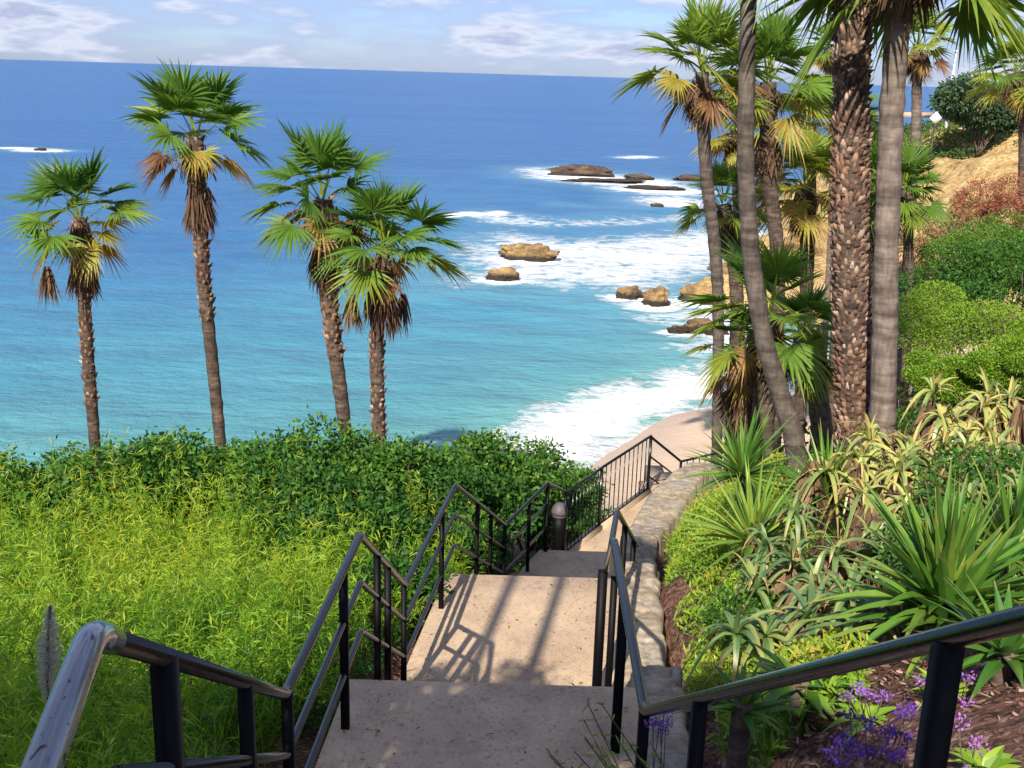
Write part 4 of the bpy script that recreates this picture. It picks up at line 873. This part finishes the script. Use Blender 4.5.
n = 420; r = np.random.default_rng(99); sy = r.uniform(4.3, 14, n); u = r.uniform(0, 1, n)**.5*np.where(r.uniform(size=n) < .5, 1, -1); sx = (lx(sy)+rx(sy))/2+u*(rx(sy)-lx(sy))/2*.97
sz = np.select([sy < e1, sy < A[3][1], sy < e2, sy < A[5][1]], [f1+.004, f1-3, f2+.004, f2-3], f3+.004); P = np.stack([sx, sy, sz], 1); ok = (sz > f3-.5); P = P[ok]; n = len(P); a_ = r.uniform(0, 6.28, n)
D_ = np.stack([np.cos(a_), np.sin(a_), r.uniform(0, .15, n)], 1); V, F, al, m_ = strips(P, D_, np.stack([-np.sin(a_), np.cos(a_), r.normal(size=n)*.2], 1), r.uniform(.01, .045, n), .012, 0., [.3, 1, .2]); mb = MB(); mb.add(V, F, tint=np.repeat(r.uniform(0, 1, n), m_), along=al)
tag(mb.build('leaf_litter', MAT['dead']), 'tiny dry leaf litter scattered on the concrete landings', 'leaf litter', kind='stuff')
# ------------------------------------------------------------------ rocks
import bmesh
def rock(label, c, rad, seed, mat='rock', rot=0., name='sea_rock', group=None, strat=.0, sub=5):
    bm = bmesh.new(); bmesh.ops.create_icosphere(bm, subdivisions=sub, radius=1.)
    V = np.array([v.co[:] for v in bm.verts]); F = np.array([[v.index for v in f.verts] for f in bm.faces]); bm.free()
    cub = np.sign(V)*np.abs(V)**.5; V = .35*V+.65*cub; r_ = np.random.default_rng(seed)
    for _ in range(7):
        pn = nrm(r_.normal(size=3)*np.array([1, 1, .8])); h_ = r_.uniform(.72, .95); dd = V@pn; V = V-np.maximum(dd-h_, 0)[:, None]*pn*.9
    V[:, :2] *= (1+.07*np.sin(V[:, 2]*11+V[:, 0]*2.5+seed))[:, None]
    o = Vector((seed*3.1, seed*1.7, 0)); dsp = np.array([mn.fractal(Vector(v)*1.1+o, 1., 2., 6) for v in V]); rd = np.array([mn.ridged_multi_fractal(Vector(v)*1.9+o, 1., 2., 5, 1., 2.) for v in V])
    V = V*(1+.3*dsp[:, None]+.17*(rd[:, None]-1.2))*np.array(rad)
    ca, sa = math.cos(rot), math.sin(rot); V = np.stack([V[:, 0]*ca-V[:, 1]*sa, V[:, 0]*sa+V[:, 1]*ca, V[:, 2]], 1)+np.array(c)
    o = mk(name, V, F, MAT[mat]); return tag(o, label, 'rock', group)
def rk(label, px, py, rad, seed, mat='rock', rot=0., **kw):
    rad = tuple(v*.85 for v in rad)
    c = atz(px, py, 0); return rock(label, (c[0], c[1], rad[2]*.15), rad, seed, mat, rot, **kw)
rk('long flat topped tan rock standing in the surf, largest of the near rocks', 527, 260, (2.5, 1.3, 1.15), 1, rot=-.15)
rk('small brown rock in the surf just below the long tan one', 503, 280, (1.35, 1., .75), 2)
rk('round brown rock, left one of a pair close to shore', 630, 299, (1.0, .85, .85), 3)
rk('bulky brown rock, right one of a pair close to shore', 654, 306, (1.0, .9, 1.15), 4)
rk('broad reef rock far out in the surf', 583, 176, (5.2, 2.6, 1.5), 5, 'reef')
rk('dark low reef shelf in front of the broad reef rock', 600, 182, (6.5, 2.2, .5), 6, 'reef', -.1)
rk('low dark reef strip nearer the slender palm', 655, 190, (4.2, 2., .5), 7, 'reef')
rk('small reef knob between the reef strip and the broad rock', 640, 180, (2.4, 1.6, .8), 8, 'reef')
rk('brown reef rock touching the slender palm crown', 690, 181, (2.4, 1.6, .8), 9, 'reef')
rk('little rock awash at the left in the offshore whitewater', 40, 151, (1.1, .8, .45), 10, 'reef')
rk('angular tan block at the seaward end of the yellow ledge', 702, 302, (1.6, 1.4, 1.15), 11)
for i, (px, py, rr_, lb) in enumerate(((678, 333, .55, 'leftmost small stone in the wash below the ledge'), (690, 332, .6, 'grey stone second in the small row in the wash'), (702, 330, .8, 'brown stone in the middle of the small row in the wash'), (716, 334, .7, 'stone at the landward end of the small row in the wash'), (657, 208, .7, 'tiny dark rock alone in the foam beyond the pair'))):
    rk(lb, px, py, (rr_*1.3, rr_, rr_*.8), 20+i, group='small stones in the wash', sub=4)
rk('big yellow ledge running out from the headland behind the palms', 782, 284, (5.6, 3.4, 2.0), 30, rot=.25, name='rock_ledge')
rk('yellow ledge top further back behind the rough trunk', 815, 278, (5.5, 3.5, 3.4), 31, rot=.2, name='rock_ledge')
rk('white washed boulder at the beach edge right of the low fan palm', 812, 345, (1.1, 1., .9), 32, sub=4, name='boulder')
for i, (px, py, d, rr_, lb) in enumerate(((655, 650, 5.9, .12, 'loose grey boulder leaning on the lower end of the flagstone wall'), (672, 742, 4.0, .1, 'squared tan stone beneath the handrail corner'), (668, 690, 5.0, .11, 'bluish stone at the edge of the flower bed'))):
    c = at(px, py, d); g = float(T(c[0], c[1])[0]); rock(lb, (c[0], c[1], g+rr_*.3), (rr_, rr_*.8, rr_*.6), 50+i, 'flag', name='garden_stone', sub=4)
# mast, sign
p = at(948, 112, 118); t = at(950, 52, 118); g = float(T(p[0], p[1])[0]); ma = empty('mast', (p[0], p[1], g)); tag(ma, 'slim white mast on the far headland left of the dark tree', 'mast')
mb = MB(); addtube(mb, [(p[0], p[1], g-.5), (p[0], p[1], (g+t[2])/2), (p[0], p[1], t[2])], [.2, .15, .1], 8); mb.build('pole', MAT['white'], ma, True)
mb = MB(); addtube(mb, [(p[0], p[1], t[2]-.05), (p[0], p[1], t[2]+.2)], .16, 8); mb.build('cap', MAT['white'], ma)
p = at(936, 118, 90); g = float(T(p[0], p[1])[0]); sg = empty('sign', (p[0], p[1], g)); tag(sg, 'small white diamond sign on a post on the headland', 'sign')
mb = MB(); s_ = .5; mb.add(*box8([(p[0], p[1], p[2]-s_), (p[0]+s_, p[1], p[2]), (p[0], p[1], p[2]+s_), (p[0]-s_, p[1], p[2]), (p[0], p[1]+.04, p[2]-s_), (p[0]+s_, p[1]+.04, p[2]), (p[0], p[1]+.04, p[2]+s_), (p[0]-s_, p[1]+.04, p[2])])); mb.build('panel', MAT['white'], sg)
mb = MB(); post(mb, (p[0], p[1]+.09, p[2]+.3), g-.3, .09); mb.build('post', MAT['dark'], sg)
# low wall of the headland road
a = at(903, 113, 105); b = at(936, 112, 108); mb = MB(); zt = (a[2]+b[2])/2
mb.add(*box8([(a[0], a[1], zt-.45), (b[0], b[1], zt-.45), (b[0], b[1]+.4, zt-.45), (a[0], a[1]+.4, zt-.45), (a[0], a[1], zt), (b[0], b[1], zt), (b[0], b[1]+.4, zt), (a[0], a[1]+.4, zt)])); tag(mb.build('low_wall', MAT['concrete']), 'low pale wall along the headland top behind the sign', 'wall')

# ------------------------------------------------------------------ unseen shadow casters added beside and behind the viewer
saz = math.radians(16); sel = math.radians(38)
shrub('unseen_shade_hedge', 'unseen hedge added left of the viewer to shade the near landing', 'hedge', (-2.4, .55, CAMZ-.25), (1.15, 1.7, 1.8), 28000, .07, .045, 'hedge', 300, .2, .9)  # added out of view, sized so its shadow covers the nearest landing
shrub('unseen_shade_hedge', 'unseen tall hedge added behind the viewer to shade the near handrails', 'hedge', (-2.2, -1.6, CAMZ+.2), (1.1, .7, 1.4), 14000, .07, .045, 'hedge', 301, .2, .9)  # added out of view to keep sun off the near rails
stt = empty('unseen_shade_tree', (-2., .1, CAMZ-1.9)); tag(stt, 'unseen twin stemmed tree added left of the viewer to cast shade on the landings', 'tree')
for x in (-2.5, -2.02):
    mb = MB(); addtube(mb, smoothpath([(x+.15, .1, CAMZ-2.1), (x, .1, CAMZ+1.15), (x-.27, .1, CAMZ+3.4), (x-.35, .1, CAMZ+4.2)], 6), [.052]*19, 10); mb.build('trunk', MAT['bark'], stt, True)  # poles added to throw the two shadow strips on the middle landing
r = np.random.default_rng(8)
for c_, r_, n_ in (((-2.5, .1, CAMZ+4.3), (1.25, .9, .8), 15000), ((-1.5, -2.5, CAMZ+2.7), (1.2, .8, .9), 15000)):
    P, Dr = lumps_points(np.array(c_), np.array(r_), n_, r); V, F, at_ = leafcloud(P, Dr, .09, .06, r, r.uniform(0, 1, len(P))); mb = MB(); mb.add(V, F, **at_); mb.build('crown', MAT['hedge'], stt)  # leaf masses added overhead to shade the lower and nearest landings

# ------------------------------------------------------------------ light and sky
sun = bpy.data.lights.new('sun', 'SUN'); sun.energy = 4.6; sun.angle = math.radians(.5); sun.color = (1, .9, .76)
so = bpy.data.objects.new('sun', sun); C.objects.link(so)
tv = Vector((math.sin(saz)*math.cos(sel), math.cos(saz)*math.cos(sel), -math.sin(sel))); so.rotation_euler = tv.to_track_quat('-Z', 'Y').to_euler()
wd_ = bpy.data.worlds.new('World'); sc.world = wd_; wd_.use_nodes = True; nt = wd_.node_tree; nt.nodes.clear()
out = N(nt, 'ShaderNodeOutputWorld'); bg = N(nt, 'ShaderNodeBackground'); sky = N(nt, 'ShaderNodeTexSky'); sky.sky_type = 'NISHITA'; sky.sun_disc = False
sky.sun_elevation = sel; sky.sun_rotation = math.radians(180)+saz; sky.air_density = 1.; sky.dust_density = .4; sky.ozone_density = 3.
tc = N(nt, 'ShaderNodeTexCoord'); sp = N(nt, 'ShaderNodeSeparateXYZ'); L(nt, tc.outputs['Generated'], sp.inputs[0])
mp = N(nt, 'ShaderNodeMapping'); mp.inputs['Scale'].default_value = (1, 1, 4.5); mp.inputs['Location'].default_value = (3.1, .4, .2); L(nt, tc.outputs['Generated'], mp.inputs[0])
nn = N(nt, 'ShaderNodeTexNoise'); nn.inputs['Scale'].default_value = 7.; nn.inputs['Detail'].default_value = 7; nn.inputs['Roughness'].default_value = .55; L(nt, mp.outputs[0], nn.inputs['Vector'])
cf = ramp(nt, nn.outputs['Fac'], [(.38, (0, 0, 0)), (.58, (.9, .9, .9))])
cc = mix(nt, cf, mix(nt, 1., sky.outputs[0], (.42, .5, .78), 'MULTIPLY'), ramp(nt, mth(nt, 'MULTIPLY', nn.outputs['Fac'], 1.), [(.4, (2.1, 2.6, 4.1)), (.5, (2.5, 2.9, 4.2)), (.57, (4.2, 4.4, 5.2)), (.63, (2.5, 2.8, 4.0)), (.7, (3.4, 3.6, 4.6))]))
L(nt, cc, bg.inputs[0]); bg.inputs[1].default_value = .11; L(nt, bg.outputs[0], out.inputs[0])
sc.view_settings.view_transform = 'Standard'; sc.view_settings.look = 'None'; sc.view_settings.exposure = .8; sc.view_settings.gamma = 1
sc.cycles.max_bounces = 6; sc.cycles.transparent_max_bounces = 4
